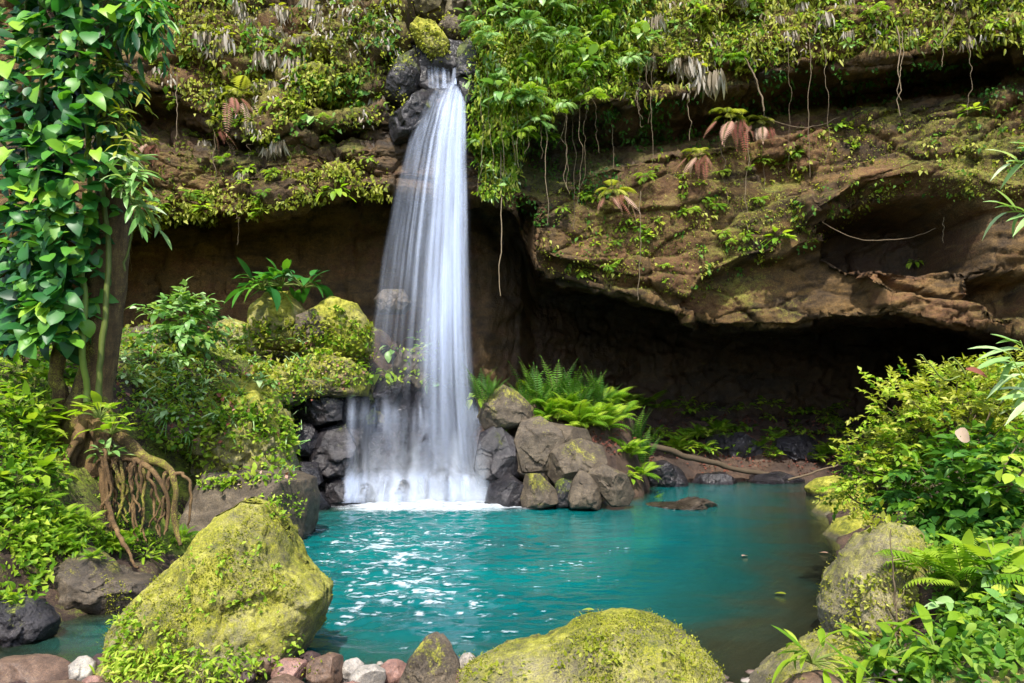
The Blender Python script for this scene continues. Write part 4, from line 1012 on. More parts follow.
BANK = [(-40, 370), (60, 350), (66, 470), (40, 600), (-40, 610)]
BANK2 = [(112, 330), (250, 325), (372, 330), (372, 380), (300, 400), (294, 480), (200, 490), (176, 460), (120, 420)]
BANK3 = [(30, 500), (110, 535), (190, 540), (150, 560), (60, 560), (30, 570)]
BANK_T = [(110, 316), (250, 318), (372, 318), (372, 376), (300, 384), (260, 420), (140, 400)]
stuff('ground_cover', 'mixed green ground cover growing over the left bank below the tree', 'ground cover',
      lambda mb: (creepers(mb, BANK, 1200, 3, .09, 0, .12, 1.2, 61, -.25, which='gr', hang=-.25, T=L_SM + [L_OV[1]]), creepers(mb, BANK2, 1900, 3, .085, 0, .05, 1.2, 62, .0, which='gr', hang=-.25, T=L_SM), creepers(mb, BANK3, 800, 3, .07, 0, .05, 1.5, 66, -.1, which='gr', hang=-.25, T=L_SM), creepers(mb, BANK2, 900, 3, .12, 0, .08, 1.0, 63, .0, which='gr', hang=-.3, T=L_OV),
                  creepers(mb, BANK2, 420, 4, .2, 2, .03, 1.1, 65, 0.1, which='gr', hang=-.7, T=L_STRAP, wid=1.2), creepers(mb, BANK2, 1500, 3, .07, 3, .04, 1.1, 68, -.05, which='gr', hang=-.1), creepers(mb, BANK_T, 1000, 3, .13, 3, .1, 1.0, 67, -.1, which='gr', hang=-.2), creepers(mb, BANK2, 300, 2, .11, 4, .02, 1.0, 69, .0, which='gr', hang=0)), [F_BRIGHT, F_MID, F_PALE, F_YEL, F_DEAD])
SHELF = [(560, 425), (640, 400), (840, 400), (840, 476), (700, 480), (640, 470)]
stuff('leaf_litter', 'brown fallen leaves strewn over the soil shelf behind the pool', 'leaf litter',
      lambda mb: creepers(mb, SHELF, 1700, 2, .11, 0, .02, .9, 71, -.1, which='g', hang=-.1, rnd=(.0, .25)), [F_DEAD])

# ------------------------------------------------------------------ plant meshes, each made once
def up_fern(n=11, L=.8, seed=0, el=(.7, 1.2), droop=1.3, rn=.6, npin=12, half=False, wmax=.24):
    mb = MB(); q = random.Random(seed); random.seed(seed)
    for k in range(n):
        az = (-PI * (.06 + .88 * (k + .5) / n) if half else 2 * PI * k / n) + q.uniform(-.25, .25)
        frond(mb, (0, 0, 0), az, q.uniform(*el), L * q.uniform(.65, 1.1), droop * q.uniform(.7, 1.3), min(1, max(0, rn + q.uniform(-.25, .25))), npin, wmax)
    return mb
def leafy(n=16, L=.3, seed=0, T=L_OV, stalk=.35, rn=.6, half=False, el=(.2, 1.2), wid=1.):
    mb = MB(); q = random.Random(seed); g = np.random.default_rng(seed)
    for k in range(n):
        az = (-PI * q.random() if half else 2 * PI * q.random()); e = q.uniform(*el); s = stalk * q.uniform(.5, 1.2)
        d = np.array([math.cos(az) * math.cos(e), math.sin(az) * math.cos(e), math.sin(e)])
        t = np.linspace(0, 1, 5)[:, None]; P = s * (d * t + np.array([0, 0, -.25]) * t ** 2)
        mb.tube(P, np.linspace(.012, .006, 5) * (L / .3), 4, .5, 1)
        f = d + np.array([0, 0, -.55]) + g.normal(0, .2, 3)
        mb.leaves(T[k % len(T)], P[-1:], [f], [np.array([d[0] * .3, d[1] * .3 - .2, 1.]) + g.normal(0, .2, 3)], L * q.uniform(.6, 1.2), min(1, max(0, rn + q.uniform(-.3, .3))), 0, wid)
    return mb
def dead_skirt(mb, n, L, seed, m, w=.16, rn=.5, y=-.08):
    g = np.random.default_rng(seed)
    for k in range(n):
        b = np.array([g.uniform(-w, w), y + g.uniform(-.12, .02), g.uniform(-.06, .02)])
        f = np.array([g.normal(0, .15), -.12 + g.normal(0, .1), -1])
        mb.leaves(L_LANCE[k % 3], [b], [f], [(g.normal(0, .6), -1, .1)], L * g.uniform(.5, 1.2), min(1, max(0, rn + g.uniform(-.35, .35))), m, .6)
def data_of(mb, name, mats): return mb.data(name, mats)
MESH = {}
def variants(key, fn, mats, n=3): MESH[key] = [data_of(fn(s), key, mats) for s in range(n)]
variants('wall_fern', lambda s: up_fern(9, .62, s, (.0, .9), 1.7, .6, 12, True, .26), [F_BRIGHT, M_STEM])
def _deadfern(s):
    mb = up_fern(7, .55, s + 9, (.1, .8), 1.6, .65, 11, True, .3)
    random.seed(s)
    for k in range(9): frond(mb, (random.uniform(-.22, .22), -.12, -.05), -PI / 2 + random.uniform(-1.2, 1.2), random.uniform(-1.1, -.5), .75 * random.uniform(.5, 1.2), .5, random.uniform(.05, .95), 14, .13, 2)
    return mb
variants('withering_fern', _deadfern, [F_YEL, M_STEM, F_DEAD])
def _grey(s):
    mb = leafy(7, .2, s + 3, L_OV, .18, .6, True, (.1, 1.)); dead_skirt(mb, 30, .5, s, 2, .26); return mb
variants('drooping_plant', _grey, [F_YEL, M_STEM, F_GREY])
variants('pale_fern', lambda s: up_fern(9, .6, s + 5, (.0, .9), 1.7, .6, 12, True, .26), [F_PALE, M_STEM])
variants('wall_leafy', lambda s: leafy(13, .26, s + 20, L_OV, .25, .65, True, (-.2, .9)), [F_BRIGHT, M_STEM])
variants('wall_pale', lambda s: leafy(11, .34, s + 30, L_OV, .3, .6, True, (-.1, .9), 1.15), [F_PALE, M_STEM])
variants('ground_fern', lambda s: up_fern(13, .85, s + 40, (.75, 1.35), 1.35, .6, 14), [F_BRIGHT, M_STEM])
variants('tall_fern', lambda s: up_fern(7, 1.1, s + 45, (1.1, 1.5), .7, .4, 16, False, .13), [F_MID, M_STEM])
variants('ground_leafy', lambda s: leafy(20, .22, s + 50, L_OV, .3, .6), [F_MID, M_STEM])
variants('ground_bright', lambda s: leafy(20, .2, s + 55, L_OV, .3, .6), [F_BRIGHT, M_STEM])
variants('ground_pale', lambda s: leafy(20, .26, s + 60, L_OV, .35, .6, False, (.2, 1.3)), [F_PALE, M_STEM])
variants('ground_heart', lambda s: leafy(18, .3, s + 70, L_HEART, .5, .65, False, (.4, 1.35)), [F_BRIGHT, M_STEM])
variants('strap_plant', lambda s: leafy(22, .5, s + 80, L_STRAP, .05, .6, False, (.3, 1.4), 1.3), [F_PALE, M_STEM])
variants('lance_plant', lambda s: leafy(22, .36, s + 90, L_LANCE, .25, .55, False, (.3, 1.3), .85), [F_BRIGHT, M_STEM])
variants('dark_leafy', lambda s: leafy(22, .42, s + 95, L_LANCE, .4, .45, False, (.2, 1.2), 1.6), [F_DARK, M_STEM])

def put(key, name, label, cat, px, py, which='c', size=1., group=None, d=None, rz=None, lift=.0):
    if d is not None: P = at(px, py, d); N = np.array([0, -1., 0])
    else:
        P, N = hit(px, py, which)
        if P is None: return None
    P = P + N * lift
    me = rr_.choice(MESH[key]); o = bpy.data.objects.new(name, me); COL.objects.link(o)
    o.location = tuple(P)
    wall = key.startswith('wall') or key in ('pale_fern', 'withering_fern', 'drooping_plant')
    o.rotation_euler = (0, 0, math.atan2(N[0], -N[1]) * .7 + rr_.uniform(-.3, .3)) if wall else (rr_.uniform(-.12, .12) - .1, rr_.uniform(-.12, .12), rr_.uniform(0, 6.28))
    if rz is not None: o.rotation_euler[2] = rz
    s = size * rr_.uniform(.85, 1.15); o.scale = (s, s, s)
    tag(o, label, cat, group); return o

# ---- plants of the left cliff
for x, y, s, lb in ((238, 96, 1.5, 'yellow and red-brown withering fern, larger of two on left cliff'), (212, 124, 1.2, 'withering fern with reddish dead fronds below and left of larger one'),
                    (150, 142, 1.0, 'small withering fern beside tree vine on left cliff')):
    put('withering_fern', 'withering_fern', lb, 'fern', x, y, size=s)
for x, y, s, lb in ((344, 80, 1.1, 'single pale leafy plant near middle of left cliff'), (312, 122, 1.2, 'pale leafy plant under overhang edge on left cliff'), (264, 212, 1.1, 'pale leafy plant hanging from lip of left overhang'),
                    (336, 192, 1.3, 'leafy plant with bright drooping leaves at lip of left overhang nearest waterfall')):
    put('wall_pale' if y < 150 else 'wall_leafy', 'leafy_plant', lb, 'plant', x, y, size=s)
for k, (x, y) in enumerate(in_poly_pts([(200, 0), (330, 0), (320, 60), (300, 90), (250, 85), (200, 40)], 30)):
    put('drooping_plant', 'drooping_plant', 'tuft with pale grey drooping leaves among those on upper left cliff', 'plant', x, y, size=rr_.choice([.4, .55, .7, .9, 1.15]), group='grey drooping tufts on the upper left cliff')
for x, y in in_poly_pts([(150, 60), (390, 90), (385, 185), (300, 198), (200, 216), (150, 210)], 40):
    put(rr_.choice(['wall_fern', 'wall_leafy', 'drooping_plant', 'wall_leafy']), 'small_fern', 'small green fern clinging to lower part of mossy left cliff', 'fern', x, y, size=rr_.uniform(.5, .95), group='small ferns on the lower left cliff')
# ---- right of the fall
for x, y in in_poly_pts(R_FALL, 60):
    put(rr_.choice(['wall_fern', 'wall_fern', 'wall_pale', 'pale_fern']), 'leafy_plant', 'bright leafy plant in thick green growth just right of waterfall', 'plant', x, max(2, y), size=rr_.uniform(.8, 1.35), group='leafy plants in the growth right of the waterfall', lift=.5)
for x, y, lb in ((516, 134, 'small bright fern on dark rock under the thick growth, left of its pair'), (545, 138, 'small bright fern on dark rock under the thick growth, right of its pair')):
    put('wall_fern', 'wall_fern', lb, 'fern', x, y, size=.9)
# ---- right cliff
for x, y, s, lb in ((612, 192, 1.2, 'withered brown fern on bare rock with hanging root beside it'), (646, 178, .8, 'small yellow-green fern right of withered brown fern on bare rock'),
                    (728, 118, 1.5, 'fern with dangling red-brown dead fronds, leftmost of large trio on right cliff'), (757, 124, 1.5, 'fern with dangling red-brown dead fronds, rightmost of large trio on right cliff'), (698, 154, 1.2, 'bright fern with orange tips, lowest of large trio on right cliff')):
    h_, n_ = hit(x, y - 22, 'c'); h2_, n_ = hit(x, y, 'c'); put('withering_fern' if s > 1 else 'wall_fern', 'withering_fern' if s > 1 else 'wall_fern', lb, 'fern', x, y, size=s * 1.25, d=min(h_[1], h2_[1]) - .12)
for x, y, s, lb in ((690, 62, 1.5, 'large tuft of white-grey drooping leaves above trio of red-brown ferns'), (708, 70, 1.4, 'second white-grey drooping tuft, right beside large one on right cliff'),
                    (655, 20, 1.2, 'white-grey drooping tuft high above the others on right cliff')):
    put('drooping_plant', 'drooping_plant', lb, 'plant', x, y, size=s, lift=.2)
for x, y in in_poly_pts(TOP_R, 44):
    put(rr_.choice(['wall_fern', 'wall_leafy', 'drooping_plant', 'wall_pale']), 'ledge_plant', 'small leafy plant on top ledge of right cliff', 'plant', x, max(1, min(y, 60)), size=rr_.uniform(.5, .95), group='leafy plants on the top ledge of the right cliff', lift=.15)
for x, y, s, lb in ((838, 126, 1.1, 'bright green leafy plant on brown rock below dark recess'), (852, 146, .8, 'smaller leafy plant just below bright one on brown rock'), (580, 274, .9, 'single bright leaf cluster near lower edge of overhang'),
                    (778, 238, 1.3, 'yellow-green leafy clump left of dark hole in rock'), (914, 262, .9, 'small bright green plant on red slab inside dark hole'), (972, 112, 1.2, 'green fern clump on yellow mossy rock, far right of cliff'),
                    (648, 236, .9, 'small yellow-green plant on bare rock face above cave'), (880, 190, .7, 'tiny leafy plant on upper rim of dark hole')):
    put('wall_leafy', 'leafy_plant', lb, 'plant', x, y, size=s)
for x, y in in_poly_pts([(560, 190), (820, 150), (830, 235), (690, 290), (560, 265)], 46):
    put(rr_.choice(['wall_leafy', 'wall_fern']), 'seedling', 'tiny yellow-green seedling on bare brown face of right overhang', 'seedling', x, y, size=rr_.uniform(.35, .75), group='seedlings on the brown rock face')

# ---- hanging roots and lianas: each one its own object
def hanging(label, x, y0, y1, d, rad=.012, x1=None, group='roots hanging from the cliff', mat=None, wob=.12, name='hanging_root', cat='root'):
    x1 = x if x1 is None else x1
    P = pathpts([at(x + (x1 - x) * f, y0 + (y1 - y0) * f, d) for f in np.linspace(0, 1, 5)], 30, wob, int(x + y1))
    mb = MB(); o = P[0].copy(); mb.tube(P - o, np.linspace(rad, rad * .6, 30), 5, .5 + .4 * random.random(), 0)
    return tag(link(name, mb.data(name, mat or M_TWIG), loc=tuple(o)), label, cat, group)
for x, y0, y1, x1, lb in ((502, 140, 296, 501, 'long straight hanging root beside dark cleft right of waterfall'), (545, 90, 222, 546, 'thin hanging root below small bright fern pair'), (566, 110, 188, 565, 'short hanging root, left of close pair in growth right of waterfall'),
                          (574, 118, 232, 573, 'longer hanging root, right of close pair in growth right of waterfall'), (612, 122, 176, 614, 'hanging root ending at withered brown fern'), (640, 190, 302, 639, 'long thin root down bare rock to cave edge'),
                          (690, 92, 140, 691, 'short pale root under large white-grey tuft'), (722, 140, 208, 727, 'root hanging below left fern of red-brown trio'), (748, 128, 232, 746, 'pinkish root hanging between ferns of red-brown trio'),
                          (764, 112, 240, 762, 'long root hanging at right of red-brown fern trio'), (808, 22, 176, 809, 'very thin long root crossing dark recess of right cliff'), (898, 24, 118, 900, 'thick pale root hanging from top ledge of right cliff'),
                          (903, 30, 100, 899, 'thin root twined beside thick pale root of right cliff'), (944, 16, 64, 943, 'short orange-brown root at top of right cliff'), (176, 72, 142, 177, 'pale stem hanging down left cliff under small fern'),
                          (130, 226, 272, 131, 'short root hanging from lip of left overhang by tree'), (216, 132, 210, 214, 'thin root below withering ferns of left cliff'), (943, 218, 245, 944, 'thin root hanging in dark hole of right cliff')):
    h, n = hit(x, y0 + 6, 'c'); d = (h[1] if h is not None else 20) - .35
    h2, _ = hit(x, (y0 + y1) / 2, 'c')
    if h2 is not None: d = min(d, h2[1] - .15)
    hanging(lb, x, y0, y1, d, .022 if x in (898, 502) else .014, x1)
for k in range(22):
    x = rr_.choice([rr_.uniform(478, 650), rr_.uniform(478, 650), rr_.uniform(650, 980), rr_.uniform(150, 380)]); y0 = rr_.uniform(40, 130) if x < 650 else rr_.uniform(15, 60)
    y1 = y0 + rr_.uniform(40, 130)
    if x < 400: y0 = rr_.uniform(140, 190); y1 = y0 + rr_.uniform(25, 70)
    ds_ = [hit(x, y, 'c')[0] for y in np.linspace(y0, y1, 4)]; d = min([h_[1] for h_ in ds_ if h_ is not None] + [21]) - .25
    hanging('very thin bare root or vine hanging in front of the cliff', x, y0, y1, d, .007, x + rr_.uniform(-5, 5), group='very thin hanging roots', wob=.16)
def liana(label, pts, rad, mat=None, name='liana', cat='liana'):
    P = []
    for a, b in pts:
        h, n = hit(a, b, 'c'); P.append(at(a, b, (h[1] if h is not None else 20) - .3))
    ys = np.array([p[1] for p in P]); m_ = ys.min()
    P = np.array([at(a, b, m_) for a, b in pts])
    Q = pathpts(P, 40, .06, int(pts[0][0])); mb = MB(); mb.tube(Q - Q[0], rad, 5, .6)
    return tag(link(name, mb.data(name, mat or M_TWIG), loc=tuple(Q[0])), label, cat)
liana('bent woody liana curving down above red-brown fern trio', [(744, 55), (752, 70), (760, 88), (764, 112)], .03)
liana('thin sagging liana across dark recess of right cliff', [(764, 116), (790, 126), (815, 126), (840, 116)], .014)
liana('thin liana sagging across mouth of dark hole in cliff', [(822, 222), (850, 236), (880, 241), (910, 238), (936, 228)], .014)
liana('thin curling twig high on top ledge of right cliff', [(955, 14), (950, 28), (940, 44), (934, 40)], .012)

# ------------------------------------------------------------------ plants at the foot of the cliff
for x, y in ((528, 402), (548, 410), (566, 418), (586, 424), (604, 420), (560, 398), (582, 404), (604, 406), (622, 404), (636, 410), (620, 418), (544, 396), (648, 402), (660, 408)):
    put('ground_fern', 'ground_fern', 'bright green fern in dense patch behind rocks right of waterfall', 'fern', x, y + 4, 'gc', size=rr_.uniform(1.25, 1.7), group='ferns in the bright patch behind the rocks')
for k in range(20):
    wx_ = rr_.uniform(.1, 5.0); wy_ = rr_.uniform(20.2, 21.4)
    o = bpy.data.objects.new('ground_fern', rr_.choice(MESH['ground_fern'])); COL.objects.link(o); s = rr_.uniform(.9, 1.4); o.scale = (s, s, s)
    o.location = (wx_, wy_, gheight(wx_, wy_) + .05); o.rotation_euler = (-.15, 0, rr_.uniform(0, 6))
    tag(o, 'bright green fern in dense patch behind rocks right of waterfall', 'fern', 'ferns in the bright patch behind the rocks')
for k in range(20):
    wx_ = rr_.uniform(.2, 5.0); wy_ = rr_.uniform(21.3, 22.6)
    o = bpy.data.objects.new('tall_fern', rr_.choice(MESH['tall_fern'])); COL.objects.link(o); s = rr_.uniform(1.0, 1.6); o.scale = (s, s, s)
    o.location = (wx_, wy_, gheight(wx_, wy_) + .05); o.rotation_euler = (0, 0, rr_.uniform(0, 6))
    tag(o, 'taller upright dark fern standing behind bright fern patch', 'fern', 'upright ferns behind the bright patch')
for x, y in in_poly_pts([(660, 404), (850, 404), (850, 438), (660, 438)], 44):
    put('ground_bright', 'seedling', 'small green seedling at back of shaded soil shelf', 'seedling', x, y, 'gcr', size=rr_.uniform(.9, 1.6), group='seedlings along the back of the soil shelf')
put('wall_leafy', 'creeping_plant', 'lone light green creeping plant beside grey leaning slab at pool edge', 'plant', 628, 476, 'rg', size=1.0)
for x, y, s, k, lb in ((388, 352, 1.1, 'wall_pale', 'pale leafy plant among falling water, left of pair'), (424, 345, 1.1, 'wall_pale', 'pale leafy plant among falling water, right of pair'), (384, 376, 1.1, 'wall_leafy', 'bright leafy plant below left one of pair in falling water'),
                       (440, 384, 1.1, 'wall_pale', 'pale green plant at right edge of falling water above cascade'), (474, 400, 1.1, 'wall_leafy', 'bright leafy plant between waterfall and topmost grey rock')):
    put(k, 'leafy_plant', lb, 'plant', x, y, 'rgc', size=s, lift=.15)
for x, y, s in ((484, 410, 1.2), (492, 400, 1.1), (480, 396, 1.1)):
    put('tall_fern', 'tall_fern', 'upright fern standing beside right edge of waterfall', 'fern', x, y, 'gcr', size=s * .8, group='upright ferns beside the waterfall')

# ------------------------------------------------------------------ left bank plants
def bush(name, label, ctr, rad, n, T, size, mats, rn=.6, L=.35, nl=8, seed=0, group=None, sag=.3, cat='shrub', up=.35, spread=1., pw=.5, filt=None):
    base = np.array([ctr[0], ctr[1], ctr[2] - rad[2] * .9])
    o = empty(name, tuple(base)); tag(o, label, cat, group)
    g = np.random.default_rng(seed); mb = MB(); st = MB()
    k = 0
    while k < n:
        v = unit(g.normal(0, 1, 3)); rad_ = g.uniform(0, 1) ** pw
        if v[2] < -.75: continue
        p = np.array(ctr) + v * rad_ * np.array(rad) - base
        lump = 1 + .35 * fbm(((v * 1.6 + seed)[None]), 2, seed)[0]
        p = (p - (np.array(ctr) - base)) * lump + (np.array(ctr) - base)
        d = unit(v * .7 + np.array([0, -.3, up]) + g.normal(0, .35, 3))
        sprig(mb, p, d, L * g.uniform(.6, 1.3), nl, T, size, float(np.clip(rn + g.normal(0, .16) + .1 * v[2], 0, 1)), g.integers(0, len(mats)), None, sag, True, spread)
        if k % 6 == 0: st.tube(pathpts([np.array([0, 0, 0]) + g.normal(0, .06, 3), p * .5 + g.normal(0, .05, 3), p], 8), np.linspace(.016, .005, 8), 5, .4)
        k += 1
    link('foliage', mb.data(name + '_foliage', mats), parent=o); link('stem', st.data(name + '_stem', M_TWIG), parent=o)
    return o
p = at(182, 316, 16.5)
bush('leafy_shrub', 'pale blue-green leafy shrub standing on ledge right of tree', (p[0], p[1], p[2] - .15), (.75, .6, .75), 90, L_OV, .24, [F_PALE, F_PALE, F_MID], .55, .4, 6, 3)
for x, y, s, lb in ((282, 286, 1.6, 'dark green long-leaved plant crowning mossy hump below overhang'), (262, 290, 1.4, 'dark green long-leaved plant just left of one crowning hump'), (304, 288, 1.3, 'dark long-leaved plant at right of those on mossy hump')):
    put('dark_leafy', 'leafy_plant', lb, 'plant', x, y, d=18.8, size=s)
def grow(key, name, label, cat, poly, n, lo, hi, group, which='gr'):
    for x, y in in_poly_pts(poly, n): put(key, name, label, cat, x, y, which, size=rr_.uniform(lo, hi), group=group)
grow('ground_heart', 'broad_leaf_plant', 'bright broad-leaved plant in undergrowth left of tree roots', 'plant', [(-20, 375), (66, 375), (66, 440), (40, 520), (-20, 540)], 24, .4, .75, 'broad-leaved plants left of the tree roots')
grow('ground_pale', 'pale_plant', 'pale green leafy plant on upper left bank between tree and waterfall', 'plant', [(120, 345), (290, 340), (290, 380), (200, 430), (125, 415)], 40, .4, .75, 'pale leafy plants on the upper left bank')
grow('ground_bright', 'small_plant', 'small bright plant on mossy slope above flat grey slab', 'plant', [(120, 380), (290, 370), (290, 455), (205, 455), (160, 440)], 44, .4, .75, 'small plants on the slope above the flat slab')
grow('ground_fern', 'ground_fern', 'small fern growing among tree roots low on left bank', 'fern', [(20, 500), (110, 530), (185, 540), (120, 560), (20, 560)], 22, .22, .42, 'small ferns among the tree roots')
grow('strap_plant', 'strap_leaf_plant', 'tuft of narrow strap leaves on left bank slope', 'plant', [(115, 350), (270, 360), (250, 450), (150, 430)], 22, .4, .75, 'strap-leaved tufts on the left bank')
grow('ground_bright', 'moss_plant', 'yellow-green leafy plant on mossy hump beside waterfall', 'plant', [(250, 318), (370, 305), (372, 372), (300, 380), (250, 350)], 22, .4, .7, 'leafy plants on the mossy hump')
grow('lance_plant', 'lance_leaf_plant', 'pale plant with long pointed leaves near left water edge', 'plant', [(60, 510), (120, 520), (150, 560), (60, 560), (30, 540)], 8, .35, .55, 'pointed-leaf plants near the left water edge')
for x, y, s, k, lb in ((100, 418, .9, 'ground_heart', 'plant with large pale lobed leaves in front of trunk base'), (112, 434, .7, 'ground_heart', 'smaller leafy plant right below one in front of trunk base'), (110, 456, .6, 'ground_pale', 'leafy plant hanging over dark hollow between tree roots')):
    put(k, 'leafy_plant', lb, 'plant', x, y, d=10.2, size=s)
# sprays beside the tree
def spray(label, pts, d, T, size, mats, n=7, L=.7, sag=.5, rn=.55, name='leaf_spray', cat='foliage', seed=0, dirv=(.8, -.5, -.1), dj=.35, nl=7):
    g = np.random.default_rng(seed); o = at(pts[0][0], pts[0][1], d); mb = MB()
    for k in range(n):
        a, b = pts[k % len(pts)]; p = at(a + g.uniform(-6, 6), b + g.uniform(-6, 6), d + g.uniform(-.3, .3)) - o
        sprig(mb, p, np.array(dirv) + g.normal(0, dj, 3), L * g.uniform(.6, 1.2), nl, T, size, float(np.clip(rn + g.normal(0, .2), 0, 1)), 0, 1, sag)
    return tag(link(name, mb.data(name, mats), loc=tuple(o)), label, cat)
spray('spray of long pale leaves reaching out from vine on tree trunk', [(118, 158), (124, 175), (116, 190), (128, 200), (120, 182)], 10.3, L_LANCE, .34, [F_PALE, M_STEM], 16, .5, .5, .55, seed=3, dirv=(.9, -.4, .05))
spray('yellowish fern-like spray beside upper trunk of left tree', [(116, 60), (124, 90), (118, 120), (128, 135), (112, 110)], 10.7, L_LANCE, .22, [F_YEL, M_STEM], 30, .6, .7, .55, seed=5, dirv=(.5, -.5, -.2))
spray('dark drooping leaves hanging over top of picture beside tree', [(126, -10), (140, -6), (156, -4), (130, 10), (110, 20)], 10.6, L_LANCE, .4, [F_DARK, M_STEM], 26, .6, .8, .45, seed=7, dirv=(.5, -.4, -.3))

# ------------------------------------------------------------------ right bank
def rb_(name, label, px, py, d, rad, n, T, size, mats, **k): return bush(name, label, at(px, py, d), rad, n, T, size, mats, **k)
rb_('dense_shrub', 'large sunlit yellow-green shrub with small leaves on right bank', 955, 415, 8.6, (1.0, .7, .62), 420, L_SM, .085, [F_YEL, F_BRIGHT, F_YEL], rn=.7, L=.26, nl=10, seed=5)
rb_('dense_shrub', 'smaller yellow-green shrub at water side of large sunlit one', 885, 470, 8.9, (.62, .6, .55), 240, L_SM, .085, [F_YEL, F_BRIGHT], rn=.6, L=.26, nl=10, seed=6)
rb_('shaded_shrub', 'mid-green bush with pointed leaves below large sunlit shrub', 975, 495, 8.0, (.85, .6, .62), 260, L_OV, .13, [F_MID, F_BRIGHT, F_MID], rn=.45, L=.32, nl=8, seed=7)
rb_('shaded_shrub', 'dark bush under pointed-leaf bush at right picture edge', 1000, 560, 7.6, (.7, .5, .6), 170, L_OV, .14, [F_MID, F_MID], rn=.3, L=.3, nl=8, seed=8)
rb_('white_leaf_shrub', 'plant with large pale green leaves at right picture edge above ferns', 1000, 462, 7.3, (.42, .3, .3), 18, L_OV, .17, [F_PALE, F_BRIGHT], rn=.6, L=.3, nl=5, seed=9)
rb_('white_leaf_shrub', 'whitish broad-leaved plant low in bottom right corner', 1000, 612, 6.0, (.42, .3, .22), 44, L_OV, .15, [F_PALE, F_BRIGHT], rn=.65, L=.26, nl=5, seed=10)
rb_('dense_shrub', 'bright bush rising behind large sunlit shrub at right picture edge', 1020, 392, 9.4, (.6, .6, .45), 170, L_SM, .1, [F_BRIGHT, F_YEL], rn=.7, L=.3, nl=9, seed=12)
def rput(key, name, label, cat, x, y, d, s): put(key, name, label, cat, x, y, 'gr', size=s, lift=.06)
rput('ground_fern', 'ground_fern', 'large arching fern beside upright mossy rock', 'fern', 938, 590, 6.8, 1.0)
rput('ground_fern', 'ground_fern', 'second fern right of large arching one, under dark bush', 'fern', 970, 600, 6.9, .8)
rput('ground_heart', 'broad_leaf_plant', 'plant with large bright arrow-shaped leaves near right picture edge', 'plant', 1000, 590, 6.4, .95)
rput('lance_plant', 'lance_leaf_plant', 'glossy long-leaved plant in front of upright mossy rock', 'plant', 888, 668, 5.8, 1.0)
rput('lance_plant', 'lance_leaf_plant', 'pale long-leaved plant on mossy slab by water', 'plant', 815, 672, 5.9, .75)
rput('lance_plant', 'lance_leaf_plant', 'pale pointed-leaf plant left of glossy long-leaved one', 'plant', 850, 678, 5.7, .6)
rput('lance_plant', 'lance_leaf_plant', 'long-leaved plant right of glossy one at bottom edge', 'plant', 936, 668, 5.6, .9)
def small_clump(label, pts, which, size, per, mats, m=0, name='small_plants', cat='plant', T=L_SM, kind='stuff'):
    mb = MB()
    for a, b in pts:
        h, n = hit(a, b, which)
        if h is None: continue
        k = per; P = h + r.normal(0, size * .8, (k, 3)); f = n * .8 + r.normal(0, .6, (k, 3)) + np.array([0, -.2, .15])
        for q in range(len(T)):
            mb.leaves(T[q], P[q::len(T)], f[q::len(T)], (n + np.array([0, -.2, .8]) + r.normal(0, .3, (k, 3)))[q::len(T)], size * r.uniform(.6, 1.3, k)[q::len(T)], r.uniform(.4, 1, k)[q::len(T)], m)
    return tag(link(name, mb.data(name, mats)), label, cat, kind=kind)
def moss_on(px, py, n, size, mats, label):
    mb = MB(); lo = np.array([min(px), min(py)]); hi = np.array([max(px), max(py)]); P, N = [], []
    for a, b in r.uniform(lo, hi, (n, 2)):
        h, nn = hit(a, b, 'r')
        if h is not None and h[1] < 8.2: P.append(h); N.append(nn)
    P = np.array(P); N = np.array(N); c_ = 1.2 * fbm(P * 2.2, 4, 77) + .25 * N[:, 2] - .02
    k = c_ > r.uniform(-.05, .25, len(P)); P, N, c_ = P[k], N[k], c_[k]
    P = np.repeat(P, 4, 0) + r.normal(0, size * .8, (len(P) * 4, 3)); N = np.repeat(N, 4, 0); c_ = np.repeat(c_, 4)
    f_ = N + r.normal(0, .6, N.shape)
    for q in range(3): mb.leaves(L_SM[q], P[q::3], f_[q::3], (N + r.normal(0, .6, N.shape))[q::3], size * r.uniform(.5, 1.3, len(P[q::3])), np.clip(.35 + c_[q::3] * .5 + r.normal(0, .15, len(P[q::3])), 0, 1), 0)
    tag(link('moss_tufts', mb.data('moss_tufts', mats)), label, 'moss', kind='stuff')
F_MOSS = foliage('moss_blade', [(.0, (.06, .07, .01)), (.4, (.17, .19, .016)), (.75, (.32, .32, .03)), (1., (.46, .44, .10))], .2, .8, .1)
moss_on((105, 332), (500, 683), 4200, .022, [F_MOSS], 'cushions of yellow-green moss on big pointed boulder')
moss_on((455, 725), (612, 683), 3200, .018, [F_MOSS], 'thin cushions of moss on broad rounded boulder at bottom edge')
moss_on((755, 950), (522, 683), 1500, .022, [F_MOSS], 'cushions of moss on upright rock and slab of right bank')
small_clump('leaves and moss growing over exposed tree roots', in_poly_pts([(80, 420), (150, 450), (180, 480), (180, 530), (90, 540)], 170), 'rg', .06, 6, [F_BRIGHT])
small_clump('tiny creeping leaves dotting face of upright mossy rock', in_poly_pts([(838, 580), (900, 570), (930, 600), (920, 650), (845, 650)], 60), 'r', .055, 9, [F_YEL])
small_clump('tiny ferns and creeping leaves on big pointed boulder', np.concatenate([in_poly_pts([(120, 630), (160, 620), (200, 650), (300, 640), (290, 670), (120, 675)], 60), in_poly_pts([(180, 560), (260, 540), (300, 600), (180, 630)], 26), in_poly_pts([(112, 622), (140, 605), (136, 660), (110, 672)], 26)]), 'r', .05, 8, [F_BRIGHT])
small_clump('tiny pale leaves growing on broad rounded boulder', np.concatenate([in_poly_pts([(580, 640), (620, 640), (625, 675), (585, 675)], 22), in_poly_pts([(480, 660), (700, 650), (700, 683), (480, 683)], 20)]), 'r', .045, 7, [F_YEL])
